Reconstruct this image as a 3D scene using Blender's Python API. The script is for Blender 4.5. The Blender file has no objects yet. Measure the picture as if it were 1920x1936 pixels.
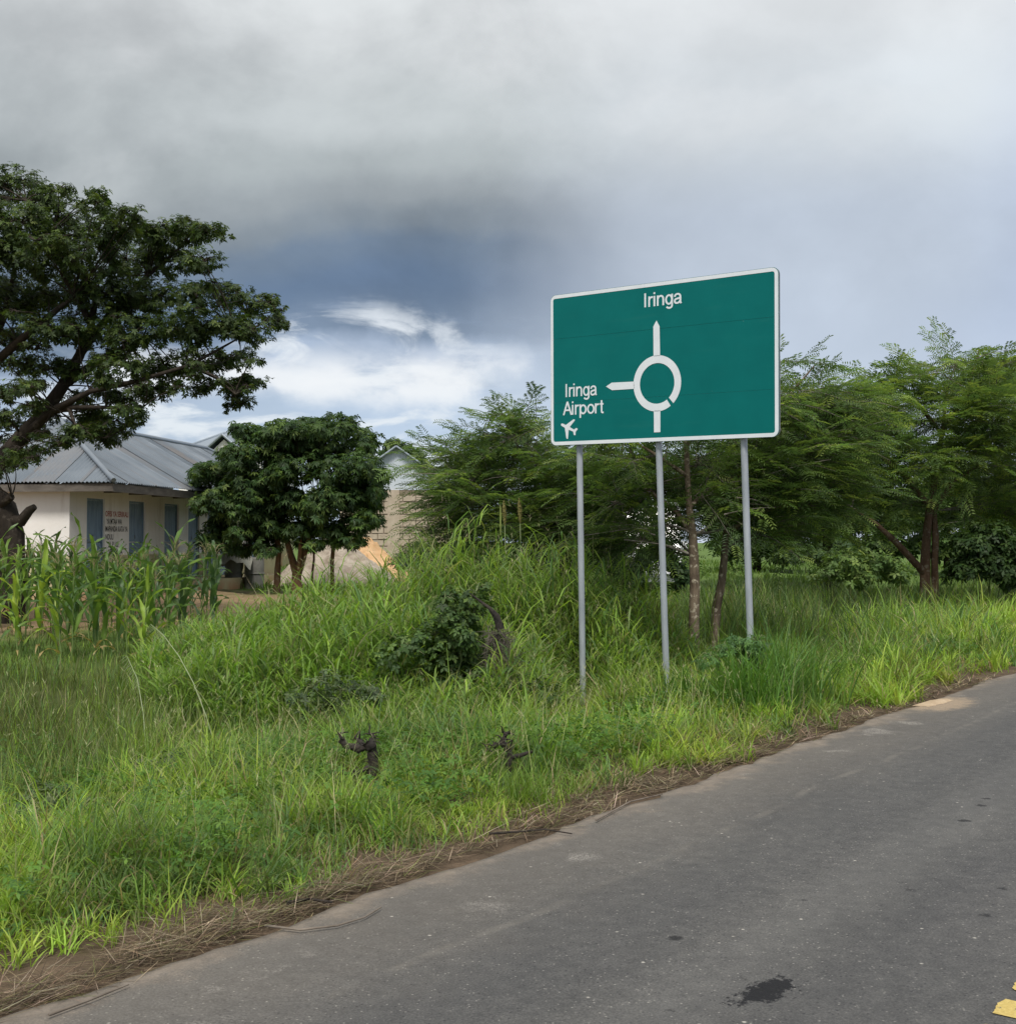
import bpy, bmesh, math, random
import numpy as np
from mathutils import Vector, Matrix
R = math.radians
random.seed(7)
rng = np.random.default_rng(11)
scene = bpy.context.scene
col = scene.collection

# ------------------------------------------------------------------ camera
F, CX, CY, HOR, EYE = 2300.0, 960.0, 968.0, 1025.0, 1.9     # focal length in photo pixels, horizon row, eye height
PITCH = math.atan((HOR - CY) / F)
cam_d = bpy.data.cameras.new('camera')
cam = bpy.data.objects.new('camera', cam_d); col.objects.link(cam)
cam.location = (0, 0, EYE); cam.rotation_euler = (R(90) + PITCH, 0, 0)
cam_d.sensor_fit = 'HORIZONTAL'; cam_d.sensor_width = 36; cam_d.lens = F / 1920 * 36
cam_d.clip_end = 4000; cam_d.clip_start = 0.05
scene.camera = cam

# ------------------------------------------------------------------ light, sky, exposure
EXPO = 1.15
SKY = 0.1
scene.view_settings.view_transform = 'Standard'
scene.view_settings.look = 'None'
scene.view_settings.gamma = 1
scene.view_settings.exposure = EXPO
SUN_EL, SUN_AZ = R(54), R(184)       # azimuth from +Y towards +X (behind the camera)
sd = bpy.data.lights.new('sun', 'SUN'); sd.energy = 1.5; sd.angle = R(14); sd.color = (1, .955, .88)
so = bpy.data.objects.new('sun', sd); col.objects.link(so)
sv = Vector((math.sin(SUN_AZ) * math.cos(SUN_EL), math.cos(SUN_AZ) * math.cos(SUN_EL), math.sin(SUN_EL)))
so.rotation_euler = sv.to_track_quat('Z', 'Y').to_euler(); so.location = sv * 60

class NT:
    """tiny node-building helper"""
    def __init__(s, tree): s.t = tree; s.n = tree.nodes; s.l = tree.links
    def new(s, typ, **kw):
        n = s.n.new(typ)
        for k, v in kw.items(): setattr(n, k, v)
        return n
    def link(s, a, b): s.l.new(a, b)
    def put(s, sock, v):
        if isinstance(v, bpy.types.NodeSocket): s.l.new(v, sock)
        elif isinstance(v, (tuple, list)) and len(v) == 3 and sock.type == 'RGBA': sock.default_value = (*v, 1)
        else: sock.default_value = v
    def math(s, op, a, b=None, c=None, clamp=False):
        n = s.new('ShaderNodeMath', operation=op); n.use_clamp = clamp
        for i, v in enumerate((a, b, c)):
            if v is not None: s.put(n.inputs[i], v)
        return n.outputs[0]
    def sstep(s, x, lo, hi, a=0.0, b=1.0):
        n = s.new('ShaderNodeMapRange', interpolation_type='SMOOTHSTEP')
        s.put(n.inputs['Value'], x)
        n.inputs['From Min'].default_value = lo; n.inputs['From Max'].default_value = hi
        n.inputs['To Min'].default_value = a; n.inputs['To Max'].default_value = b
        return n.outputs[0]
    def mix(s, f, a, b, blend='MIX'):
        n = s.new('ShaderNodeMix', data_type='RGBA', blend_type=blend)
        s.put(n.inputs['Factor'], f); s.put(n.inputs['A'], a); s.put(n.inputs['B'], b)
        return n.outputs['Result']
    def noise(s, vec, scale, detail=4, rough=.55, out=0, dist=0.0):
        n = s.new('ShaderNodeTexNoise')
        if vec is not None: s.link(vec, n.inputs['Vector'])
        n.inputs['Scale'].default_value = scale; n.inputs['Detail'].default_value = detail
        n.inputs['Roughness'].default_value = rough; n.inputs['Distortion'].default_value = dist
        return n.outputs[out]
    def ramp(s, fac, stops, interp='LINEAR'):
        n = s.new('ShaderNodeValToRGB'); cr = n.color_ramp; cr.interpolation = interp
        while len(cr.elements) < len(stops): cr.elements.new(0.5)
        for e, (p, c) in zip(cr.elements, stops): e.position = p; e.color = (*c, 1)
        s.put(n.inputs[0], fac); return n.outputs[0]
    def scalevec(s, vec, sc, loc=(0, 0, 0)):
        n = s.new('ShaderNodeMapping'); s.link(vec, n.inputs[0])
        n.inputs['Scale'].default_value = sc; n.inputs['Location'].default_value = loc
        return n.outputs[0]
    def comb(s, x, y, z):
        n = s.new('ShaderNodeCombineXYZ')
        for i, v in enumerate((x, y, z)): s.put(n.inputs[i], v)
        return n.outputs[0]

world = bpy.data.worlds.new('World'); scene.world = world; world.use_nodes = True
def build_world():
    w = NT(world.node_tree); w.n.clear()
    out = w.new('ShaderNodeOutputWorld'); bg = w.new('ShaderNodeBackground')
    tc = w.new('ShaderNodeTexCoord'); dirv = tc.outputs['Generated']
    sep = w.new('ShaderNodeSeparateXYZ'); w.link(dirv, sep.inputs[0])
    x, y, z = sep.outputs
    az = w.math('ARCTAN2', x, y)
    el = w.math('ARCSINE', w.math('MAXIMUM', w.math('MINIMUM', z, .9999), -.9999))
    # billowing warp of the cloud deck
    n1 = w.noise(dirv, 2.9, 7, .56); n2 = w.noise(w.scalevec(dirv, (1, 1, 1), (5.2, 1.7, 3.1)), 2.2, 5, .5)
    n3 = w.noise(w.scalevec(dirv, (1, 1, 2.2), (1.3, 8.1, 2.4)), 5.5, 6, .55)
    elw = w.math('ADD', el, w.math('MULTIPLY', w.math('SUBTRACT', n1, .5), .14))
    azw = w.math('ADD', az, w.math('MULTIPLY', w.math('SUBTRACT', n2, .5), .55))
    ek = w.math('DIVIDE', elw, math.pi / 2, clamp=True)
    ek0 = w.math('DIVIDE', el, math.pi / 2, clamp=True)
    q = 2 / math.pi
    left = w.ramp(ek, [(0, (.44, .54, .69)), (.11 * q, (.46, .56, .71)), (.147 * q, (.40, .48, .62)), (.160 * q, (.19, .25, .35)),
                       (.195 * q, (.115, .168, .262)), (.225 * q, (.145, .19, .255)), (.245 * q, (.215, .245, .268)), (.27 * q, (.30, .325, .33)),
                       (.30 * q, (.40, .43, .425)), (.335 * q, (.53, .56, .555)), (.42 * q, (.68, .70, .695)), (1, (1.0, 1.02, 1.04))], 'EASE')
    right = w.ramp(ek0, [(0, (.56, .63, .74)), (.12 * q, (.55, .62, .735)), (.25 * q, (.57, .63, .72)), (.33 * q, (.66, .70, .725)),
                         (.42 * q, (.76, .78, .785)), (.8 * q, (.84, .86, .87)), (1, (1.05, 1.07, 1.09))], 'EASE')
    # bluish clear-ish area far to the right, low
    bl = w.math('MULTIPLY', w.sstep(azw, .22, .5), w.sstep(w.math('ABSOLUTE', w.math('SUBTRACT', el, .25)), .22, .03))
    right = w.mix(w.math('MULTIPLY', bl, .75), right, (.44, .53, .74))
    ml = w.sstep(w.math('ABSOLUTE', w.math('ADD', azw, .56)), .72, .40)
    deck = w.mix(ml, right, left)
    # cloud texture: billows, lighter and darker, finer towards the edges
    nb = w.noise(w.scalevec(dirv, (1, 1, 1.45), (3.1, 0.4, 7.7)), 4.6, 8, .56, 0, .15)
    amp = w.math('MULTIPLY', w.math('ADD', .40, w.math('MULTIPLY', ml, .60)), w.sstep(el, .10, .24, .45, 1))
    lum = w.math('ADD', 1, w.math('MULTIPLY', w.sstep(nb, .30, .70, -.24, .24), amp))
    lum2 = w.sstep(w.noise(w.scalevec(dirv, (1, 1, 2.4), (2.3, 4.4, 9.1)), 2.1, 4, .5), .32, .7, .93, 1.07)
    m = w.new('ShaderNodeVectorMath', operation='SCALE'); w.link(deck, m.inputs[0]); w.put(m.inputs['Scale'], w.math('MULTIPLY', lum, lum2))
    deck = m.outputs[0]
    # white breaks in the upper deck
    br = w.math('MULTIPLY', w.sstep(w.noise(w.scalevec(dirv, (1, 1, 1.5), (6.4, 2.2, 1.6)), 3.2, 7, .55, 0, .15), .47, .66), w.sstep(elw, .25, .38))
    deck = w.mix(w.math('MULTIPLY', br, .70), deck, (.84, .85, .85))
    # bright broken layer low on the left under the dark cloud: white puffs and streaks on blue, with small dark scud
    st = w.noise(w.comb(w.math('MULTIPLY', az, 4.6), w.math('MULTIPLY', el, 15), .7), 1.8, 8, .58, 0, .5)
    st = w.sstep(st, .46, .60)
    gap = w.math('MULTIPLY', w.sstep(elw, .185, .160), w.sstep(w.math('ABSOLUTE', w.math('ADD', az, .42)), .47, .32))
    deck = w.mix(w.math('MULTIPLY', w.math('MULTIPLY', gap, st), .88), deck, (.80, .84, .88))
    sc_ = w.noise(w.comb(w.math('MULTIPLY', az, 5.5), w.math('MULTIPLY', el, 20), 4.1), 1.9, 6, .55)
    deck = w.mix(w.math('MULTIPLY', w.math('MULTIPLY', gap, w.sstep(sc_, .58, .68)), .55), deck, (.27, .34, .47))
    # pale rim where the light breaks through under the dark edge
    rim = w.math('MULTIPLY', w.sstep(w.math('ABSOLUTE', w.math('SUBTRACT', w.math('ADD', el, w.math('MULTIPLY', w.math('SUBTRACT', nb, .5), .10)), .137)), .028, .006), w.sstep(w.math('ABSOLUTE', w.math('ADD', az, .2)), .32, .16))
    deck = w.mix(w.math('MULTIPLY', rim, w.sstep(nb, .42, .56, .0, .9)), deck, (.90, .91, .92))
    # scale to the Nishita range, mix a little of the real sky in
    sc = w.new('ShaderNodeVectorMath', operation='SCALE'); w.link(deck, sc.inputs[0]); sc.inputs['Scale'].default_value = 1 / (SKY * 2 ** EXPO)
    sky = w.new('ShaderNodeTexSky', sky_type='NISHITA'); sky.sun_disc = False
    sky.sun_elevation = SUN_EL; sky.sun_rotation = SUN_AZ
    fin = w.mix(.93, sky.outputs[0], sc.outputs[0])
    w.link(fin, bg.inputs[0]); bg.inputs[1].default_value = SKY
    w.link(bg.outputs[0], out.inputs[0])
build_world()
scene.cycles.max_bounces = 6
scene.cycles.diffuse_bounces = 4
scene.cycles.transmission_bounces = 4
scene.cycles.glossy_bounces = 2
scene.cycles.use_denoising = True
scene.cycles.denoiser = 'OPENIMAGEDENOISE'
scene.cycles.denoising_input_passes = 'RGB_ALBEDO_NORMAL'
scene.cycles.denoising_prefilter = 'ACCURATE'

# ------------------------------------------------------------------ geometry helpers
def pix(px, py, Y):
    """point at world depth Y seen at photo pixel (px, py)"""
    c, s = math.cos(PITCH), math.sin(PITCH)
    dx, du = (px - CX) / F, -(py - CY) / F
    v = Vector((dx, c - du * s, s + du * c)) * (Y / (c - du * s))
    return Vector((v.x, v.y, v.z + EYE))
RD = Vector((0.5868, 0.8098)); RN = Vector((-0.8098, 0.5868)); D0 = 4.48   # road direction, normal to its left, camera-to-edge distance
ROAD_ROT = math.atan2(RD.y, RD.x)
def dcoord(x, y): return RN.x * x + RN.y * y - D0
def scoord(x, y): return RD.x * x + RD.y * y
def sd_world(s, d): return RD.x * s + RN.x * (d + D0), RD.y * s + RN.y * (d + D0)

_perm = rng.random((256, 256))
def vnoise(x, y, sc=1.0, oct=3):
    x = np.asarray(x, float) * sc; y = np.asarray(y, float) * sc; tot = 0; amp = 1; nrm = 0
    for o in range(oct):
        xi = np.floor(x).astype(int); yi = np.floor(y).astype(int); fx = x - xi; fy = y - yi
        fx = fx * fx * (3 - 2 * fx); fy = fy * fy * (3 - 2 * fy)
        a = _perm[xi & 255, yi & 255]; b = _perm[(xi + 1) & 255, yi & 255]; c = _perm[xi & 255, (yi + 1) & 255]; e = _perm[(xi + 1) & 255, (yi + 1) & 255]
        tot = tot + amp * ((a * (1 - fx) + b * fx) * (1 - fy) + (c * (1 - fx) + e * fx) * fy); nrm += amp
        amp *= .5; x = x * 2.03 + 17.3; y = y * 2.03 + 5.1
    return tot / nrm
HD = [-400, -60, -10, -8.2, -7.6, -7.3, -.25, 0, 1.2, 2.5, 4.5, 6.5, 9, 12, 14, 20, 30, 60, 900]
HZ = [0, -.2, -.25, -.1, -.05, -.06, -.06, -.035, -.03, -.14, -.36, -.36, -.14, .12, .36, .55, .65, .7, .9]
def hgt(x, y):
    x = np.asarray(x, float); y = np.asarray(y, float)
    d = dcoord(x, y); s = scoord(x, y)
    z = np.interp(d, HD, HZ)
    k = np.clip((s - 18) / 10, 0, 1); k = k * k * (3 - 2 * k)
    z = np.where((d > .3) & (z < 0), z * (1 - .75 * k), z)
    bump = (vnoise(x, y, .45, 3) - .5) * .22 + (vnoise(x, y, 2.3, 2) - .5) * .07
    return z + bump * np.clip((d - .25) / 1.2, 0, 1)

def link(o, parent=None):
    col.objects.link(o)
    if parent is not None: o.parent = parent
    return o
def tag(o, label=None, cat=None, group=None, kind=None):
    if label: o['label'] = label
    if cat: o['category'] = cat
    if group: o['group'] = group
    if kind: o['kind'] = kind
    return o
def empty(name, loc=(0, 0, 0), rz=0):
    o = bpy.data.objects.new(name, None); link(o); o.location = loc; o.rotation_euler = (0, 0, rz); o.empty_display_size = .2
    return o
def np_mesh(name, verts, quads, mat, parent=None, colors=None, smooth=False, tris=None):
    verts = np.ascontiguousarray(verts, np.float32).reshape(-1, 3)
    me = bpy.data.meshes.new(name)
    q = np.asarray(quads, np.int32).reshape(-1, 4); nq = len(q)
    t = np.zeros((0, 3), np.int32) if tris is None else np.asarray(tris, np.int32).reshape(-1, 3); nt = len(t)
    me.vertices.add(len(verts)); me.vertices.foreach_set('co', verts.ravel())
    me.loops.add(nq * 4 + nt * 3); me.loops.foreach_set('vertex_index', np.concatenate([q.ravel(), t.ravel()]))
    me.polygons.add(nq + nt)
    me.polygons.foreach_set('loop_start', np.concatenate([np.arange(nq) * 4, nq * 4 + np.arange(nt) * 3]).astype(np.int32))
    if smooth: me.polygons.foreach_set('use_smooth', np.ones(nq + nt, bool))
    if colors is not None:
        at = me.color_attributes.new('Col', 'FLOAT_COLOR', 'POINT')
        c = np.ones((len(verts), 4), np.float32); c[:, :3] = np.asarray(colors, np.float32).reshape(-1, 3)
        at.data.foreach_set('color', c.ravel())
    me.update(calc_edges=True); me.validate(clean_customdata=False)
    me.materials.append(mat)
    o = bpy.data.objects.new(name, me); link(o, parent)
    return o
class MB:
    """collects polygons for one mesh object"""
    def __init__(s): s.v = []; s.f = []; s.sm = []
    def poly(s, pts, smooth=False):
        i = len(s.v); s.v += [tuple(p) for p in pts]; s.f.append(tuple(range(i, i + len(pts)))); s.sm.append(smooth)
    def mesh(s, vs, fs, smooth=False):
        i = len(s.v); s.v += [tuple(p) for p in vs]; s.f += [tuple(i + k for k in f) for f in fs]; s.sm += [smooth] * len(fs)
    def box(s, x0, x1, y0, y1, z0, z1, fn=None):
        vs = [(x, y, z) for x in (x0, x1) for y in (y0, y1) for z in (z0, z1)]
        if fn: vs = [fn(*p) for p in vs]
        s.mesh(vs, [(0, 1, 3, 2), (4, 6, 7, 5), (0, 4, 5, 1), (2, 3, 7, 6), (0, 2, 6, 4), (1, 5, 7, 3)])
    def tube(s, pts, rad, n=8, cap=True, jit=0.0):
        pts = [Vector(p) for p in pts]; k = len(pts)
        if not hasattr(rad, '__len__'): rad = [rad] * k
        up = Vector((0.13, 0.31, 1)); vs = []
        for i, p in enumerate(pts):
            t = (pts[min(i + 1, k - 1)] - pts[max(i - 1, 0)]).normalized()
            a = t.cross(up)
            if a.length < .2: a = t.cross(Vector((1, 0, 0)))
            a.normalize(); b = t.cross(a)
            for j in range(n):
                th = 2 * math.pi * j / n; r = rad[i] * (1 + random.uniform(-jit, jit))
                vs.append(p + (a * math.cos(th) + b * math.sin(th)) * r)
        fs = [(i * n + j, i * n + (j + 1) % n, (i + 1) * n + (j + 1) % n, (i + 1) * n + j) for i in range(k - 1) for j in range(n)]
        s.mesh(vs, fs, True)
        if cap: s.mesh(vs[:n], [tuple(range(n))[::-1]]); s.mesh(vs[-n:], [tuple(range(n))])
    def prism(s, outline, y0, y1):
        """outline of (x, z) extruded along y; the y0 face looks to -y"""
        n = len(outline)
        vs = [(x, y0, z) for x, z in outline] + [(x, y1, z) for x, z in outline]
        s.mesh(vs, [tuple(range(n)), tuple(range(2 * n - 1, n - 1, -1))] + [(i, n + i, n + (i + 1) % n, (i + 1) % n) for i in range(n)])
    def build(s, name, mat, parent=None, bevel=0.0):
        me = bpy.data.meshes.new(name); me.from_pydata(s.v, [], s.f)
        me.polygons.foreach_set('use_smooth', s.sm); me.materials.append(mat); me.update()
        o = bpy.data.objects.new(name, me); link(o, parent)
        if bevel:
            m = o.modifiers.new('bevel', 'BEVEL'); m.width = bevel; m.segments = 2; m.limit_method = 'ANGLE'
        return o

# ------------------------------------------------------------------ materials
def material(name, build):
    m = bpy.data.materials.new(name); m.use_nodes = True
    w = NT(m.node_tree); w.n.clear()
    out = w.new('ShaderNodeOutputMaterial'); p = w.new('ShaderNodeBsdfPrincipled')
    p.inputs['Specular IOR Level'].default_value = .35
    w.p = p; w.out = out; w.tc = w.new('ShaderNodeTexCoord'); w.obj = w.tc.outputs['Object']
    w.link(p.outputs[0], out.inputs[0])
    build(w, p); return m
def bump(w, h, strength=.5, dist=.02):
    b = w.new('ShaderNodeBump'); w.put(b.inputs['Height'], h); b.inputs['Strength'].default_value = strength; b.inputs['Distance'].default_value = dist
    w.link(b.outputs[0], w.p.inputs['Normal'])
def leafmat(name, rough=.5, trans=.35, spec=.35, tint=(1, 1, 1)):
    def b(w, p):
        a = w.new('ShaderNodeAttribute'); a.attribute_name = 'Col'
        n = w.noise(w.obj, 3.0, 2)
        c = w.mix(1.0, a.outputs['Color'], w.ramp(n, [(.3, tuple(.8 * t for t in tint)), (.7, tuple(1.18 * t for t in tint))]), 'MULTIPLY')
        w.put(p.inputs['Base Color'], c); p.inputs['Roughness'].default_value = rough; p.inputs['Specular IOR Level'].default_value = spec
        t = w.new('ShaderNodeBsdfTranslucent')
        w.put(t.inputs['Color'], w.mix(1.0, c, (1.25, 1.3, .7), 'MULTIPLY'))
        m = w.new('ShaderNodeMixShader'); m.inputs[0].default_value = trans
        w.link(p.outputs[0], m.inputs[1]); w.link(t.outputs[0], m.inputs[2]); w.link(m.outputs[0], w.out.inputs[0])
    return material(name, b)
def plain(name, c1, c2, scale=6, rough=.7, metal=0.0, spec=.35, bmp=.2, bscale=None, bd=.01, stretch=None, detail=5):
    def b(w, p):
        v = w.obj if stretch is None else w.scalevec(w.obj, stretch)
        n = w.noise(v, scale, detail, .6)
        w.put(p.inputs['Base Color'], w.ramp(n, [(.3, c1), (.7, c2)]))
        p.inputs['Roughness'].default_value = rough; p.inputs['Metallic'].default_value = metal; p.inputs['Specular IOR Level'].default_value = spec
        if bmp: bump(w, w.noise(v, bscale or scale * 4, 4), bmp, bd)
    return material(name, b)

M = {}
M['grass'] = leafmat('grass_blades', .55, .46, .3)
M['leaf'] = leafmat('tree_leaves', .55, .36, .28)
M['feather'] = leafmat('feathery_leaves', .6, .45, .3)
M['maize'] = leafmat('maize_leaves', .42, .40, .4)
M['straw'] = leafmat('dry_straw', .75, .12, .15)

def m_ground(w, p):
    sp = w.new('ShaderNodeSeparateXYZ'); w.link(w.obj, sp.inputs[0]); d = sp.outputs[1]; s = sp.outputs[0]
    n = w.noise(w.obj, .35, 5, .6); n2 = w.noise(w.obj, 3.2, 6, .65); n3 = w.noise(w.obj, 28, 4, .6)
    soil = w.ramp(n2, [(.25, (.055, .04, .026)), (.55, (.105, .075, .05)), (.8, (.19, .135, .09))])
    green = w.ramp(n2, [(.25, (.045, .045, .016)), (.5, (.06, .075, .02)), (.8, (.085, .10, .03))])
    lawn = w.ramp(w.noise(w.obj, 1.1, 6, .65), [(.25, (.06, .10, .025)), (.5, (.095, .15, .035)), (.8, (.135, .20, .045))])
    yard = w.ramp(n2, [(.25, (.19, .125, .07)), (.5, (.29, .20, .12)), (.8, (.37, .275, .175))])
    dn = w.math('ADD', d, w.math('MULTIPLY', w.math('SUBTRACT', n2, .5), .7))
    c = w.mix(w.sstep(dn, .7, 2.2), soil, green)
    c = w.mix(w.sstep(w.math('ADD', d, w.math('MULTIPLY', w.math('SUBTRACT', n, .5), 3)), 9.5, 12.5), c, lawn)
    # bare trodden earth of the house yard
    yx = w.sstep(w.math('ADD', s, w.math('MULTIPLY', w.math('SUBTRACT', n, .5), 5)), 24.5, 20.5)
    yd = w.sstep(w.math('ADD', d, w.math('MULTIPLY', w.math('SUBTRACT', n2, .5), 1.5)), 13.2, 14.6)
    c = w.mix(w.math('MULTIPLY', w.math('MULTIPLY', yx, yd), w.sstep(n3, .25, .55, .75, 1)), c, yard)
    w.put(p.inputs['Base Color'], c); p.inputs['Roughness'].default_value = .95; p.inputs['Specular IOR Level'].default_value = .15
    bump(w, w.math('ADD', n3, n2), .6, .04)
M['ground'] = material('verge_ground', m_ground)

def m_asphalt(w, p):
    sp = w.new('ShaderNodeSeparateXYZ'); w.link(w.obj, sp.inputs[0]); s, d = sp.outputs[0], sp.outputs[1]
    fine = w.noise(w.obj, 95, 3, .7); mid = w.noise(w.obj, 9, 5, .65); big = w.noise(w.scalevec(w.obj, (.35, 1.2, 1)), 1.1, 4, .55)
    vor = w.new('ShaderNodeTexVoronoi'); w.link(w.obj, vor.inputs['Vector']); vor.inputs['Scale'].default_value = 62
    sv_ = w.new('ShaderNodeSeparateColor'); w.link(vor.outputs['Color'], sv_.inputs[0])
    c = w.ramp(fine, [(.3, (.046, .0455, .0445)), (.52, (.078, .077, .075)), (.75, (.125, .122, .117))])
    c = w.mix(w.math('MULTIPLY', w.sstep(vor.outputs['Distance'], .45, .1), w.sstep(sv_.outputs[0], .84, .99)), c, (.27, .262, .24))      # pale chips of aggregate
    c = w.mix(w.math('MULTIPLY', w.sstep(vor.outputs['Distance'], .5, .2), w.sstep(sv_.outputs[1], .86, .97)), c, (.028, .028, .030))     # dark pits
    v2 = w.new('ShaderNodeTexVoronoi'); w.link(w.obj, v2.inputs['Vector']); v2.inputs['Scale'].default_value = 16
    s2 = w.new('ShaderNodeSeparateColor'); w.link(v2.outputs['Color'], s2.inputs[0])
    c = w.mix(w.math('MULTIPLY', w.sstep(v2.outputs['Distance'], .2, .06), w.sstep(s2.outputs[0], .90, .95)), c, (.42, .40, .36))   # small stones
    m = w.mix(1, c, w.ramp(mid, [(.3, (.76, .76, .765)), (.7, (1.2, 1.19, 1.17))]), 'MULTIPLY')
    m = w.mix(1, m, w.ramp(big, [(.3, (.82, .82, .83)), (.7, (1.16, 1.14, 1.11))]), 'MULTIPLY')
    # dust thrown on to the edge, thin pale line parallel to it
    e = w.math('ADD', d, w.math('MULTIPLY', w.math('SUBTRACT', w.noise(w.obj, 2.4, 5, .65), .5), .75))
    e2 = w.math('ADD', e, w.math('MULTIPLY', w.math('SUBTRACT', fine, .5), .35))
    m = w.mix(w.math('MULTIPLY', w.sstep(e, -1.5, -.1), .30), m, (.20, .17, .135))
    m = w.mix(w.sstep(e2, -.24, .02), m, w.ramp(mid, [(.3, (.145, .120, .095)), (.7, (.235, .195, .155))]))
    ln = w.math('ADD', d, w.math('MULTIPLY', w.math('SUBTRACT', w.noise(w.scalevec(w.obj, (.4, .4, .4)), 1.3, 2), .5), .25))
    m = w.mix(w.math('MULTIPLY', w.math('MULTIPLY', w.sstep(w.math('ABSOLUTE', w.math('ADD', ln, .9)), .05, .01), w.sstep(w.noise(w.obj, 2.2, 4), .42, .62)), .22), m, (.24, .215, .18))
    # pale chalky scuffs near the edge
    m = w.mix(w.math('MULTIPLY', w.math('MULTIPLY', w.sstep(w.noise(w.obj, 1.7, 3), .60, .70), w.sstep(fine, .42, .6)), w.sstep(d, -1.0, -.35, 0, .55)), m, (.40, .37, .33))
    hx = w.math('MULTIPLY', w.math('SUBTRACT', s, 14.6), 1 / .95); hy = w.math('MULTIPLY', w.math('ADD', d, .18), 1 / .42)
    hr = w.math('ADD', w.math('SQRT', w.math('ADD', w.math('MULTIPLY', hx, hx), w.math('MULTIPLY', hy, hy))), w.math('MULTIPLY', w.math('SUBTRACT', w.noise(w.obj, 7, 6, .7), .5), 1.1))
    m = w.mix(w.math('MULTIPLY', w.sstep(hr, 1.0, .45), w.sstep(fine, .3, .6, .35, .95)), m, (.33, .25, .17))      # sand spread thin round the drift
    # oil: one large spill, small drips
    ux = w.math('MULTIPLY', w.math('SUBTRACT', s, 4.80), 1 / .22); uy = w.math('MULTIPLY', w.math('ADD', d, 2.34), 1 / .085)
    r = w.math('SQRT', w.math('ADD', w.math('POWER', w.math('ABSOLUTE', ux), 2), w.math('POWER', w.math('ABSOLUTE', w.math('ADD', uy, w.math('MULTIPLY', ux, .25))), 2)))
    r = w.math('ADD', r, w.math('MULTIPLY', w.math('SUBTRACT', w.noise(w.obj, 17, 8, .75), .5), 4.2))
    spill = w.sstep(r, 1.0, .8)
    v3 = w.new('ShaderNodeTexVoronoi'); w.link(w.obj, v3.inputs['Vector']); v3.inputs['Scale'].default_value = 3.4
    s3 = w.new('ShaderNodeSeparateColor'); w.link(v3.outputs['Color'], s3.inputs[0])
    dr = w.math('ADD', v3.outputs['Distance'], w.math('MULTIPLY', w.math('SUBTRACT', w.noise(w.obj, 34, 6, .7), .5), .30))
    lane = w.sstep(w.math('ABSOLUTE', w.math('ADD', d, 2.2)), 1.25, .5)
    drips = w.math('MULTIPLY', w.math('MULTIPLY', w.sstep(dr, .16, .10), w.sstep(s3.outputs[0], .46, .6)), lane)
    tr_ = w.math('ADD', d, w.math('MULTIPLY', w.math('SUBTRACT', big, .5), .5))
    m = w.mix(w.math('MULTIPLY', w.sstep(w.math('ABSOLUTE', w.math('ADD', tr_, 1.35)), .55, .1), .16), m, (.05, .05, .052))
    m = w.mix(w.math('MULTIPLY', w.sstep(w.math('ABSOLUTE', w.math('ADD', tr_, 2.75)), .5, .1), .20), m, (.05, .05, .053))
    m = w.mix(w.math('MULTIPLY', w.sstep(w.math('ABSOLUTE', w.math('ADD', tr_, 2.05)), .35, .05), .14), m, (.17, .165, .155))
    oil = w.math('MAXIMUM', spill, w.math('MULTIPLY', drips, .8))
    m = w.mix(w.math('MULTIPLY', oil, .92), m, (.014, .014, .016))
    w.put(p.inputs['Base Color'], m)
    w.put(p.inputs['Roughness'], w.sstep(oil, 0, 1, .82, .68)); w.put(p.inputs['Specular IOR Level'], w.sstep(oil, 0, 1, .4, .1))
    bump(w, w.math('ADD', fine, w.math('MULTIPLY', vor.outputs['Distance'], -.8)), .55, .006)
M['asphalt'] = material('worn_asphalt', m_asphalt)

def m_paint(w, p):
    n = w.noise(w.obj, 22, 5, .7)
    w.put(p.inputs['Base Color'], w.mix(w.sstep(n, .58, .66), w.ramp(w.noise(w.obj, 60, 3), [(.3, (.42, .31, .085)), (.7, (.54, .41, .14))]), (.10, .095, .08)))
    p.inputs['Roughness'].default_value = .75; bump(w, w.noise(w.obj, 90, 3), .4, .004)
M['yellow_paint'] = material('worn_yellow_paint', m_paint)
M['sand'] = plain('sand', (.36, .265, .175), (.46, .36, .25), 9, .95, spec=.1, bmp=.5, bscale=60)
M['orange_sand'] = plain('orange_sand', (.50, .30, .15), (.62, .42, .25), 3, .95, spec=.1, bmp=.5, bscale=30)
M['rubble'] = plain('rubble', (.27, .22, .17), (.48, .42, .35), 3, .95, spec=.1, bmp=.8, bscale=12, bd=.06)

def m_signgreen(w, p):
    n = w.noise(w.obj, 2.2, 5, .6); f = w.noise(w.scalevec(w.obj, (1, 1, 7)), 1.4, 4)
    c = w.ramp(n, [(.3, (.0008, .124, .119)), (.7, (.0015, .142, .135))])
    c = w.mix(w.math('MULTIPLY', w.sstep(f, .55, .8), .25), c, (.02, .16, .14))
    sp = w.noise(w.obj, 16, 2, .5); c = w.mix(w.math('MULTIPLY', w.sstep(sp, .76, .80), .5), c, (.22, .3, .28))
    w.put(p.inputs['Base Color'], c); p.inputs['Roughness'].default_value = .5; p.inputs['Specular IOR Level'].default_value = .12
    bump(w, w.noise(w.scalevec(w.obj, (.8, 1, 2.5)), 2.0, 3), .10, .02)
M['sign_green'] = material('sign_green_sheeting', m_signgreen)
M['sign_white'] = plain('sign_white_sheeting', (.66, .70, .74), (.74, .77, .80), 5, .45, spec=.3, bmp=.04, detail=4)
M['galv'] = plain('galvanised_steel', (.30, .33, .36), (.44, .47, .50), 9, .5, metal=.35, bmp=.1, stretch=(1, 1, .25))
M['galv_dark'] = plain('galvanised_edge', (.16, .17, .18), (.26, .27, .28), 9, .5, metal=.4, bmp=.1)

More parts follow.
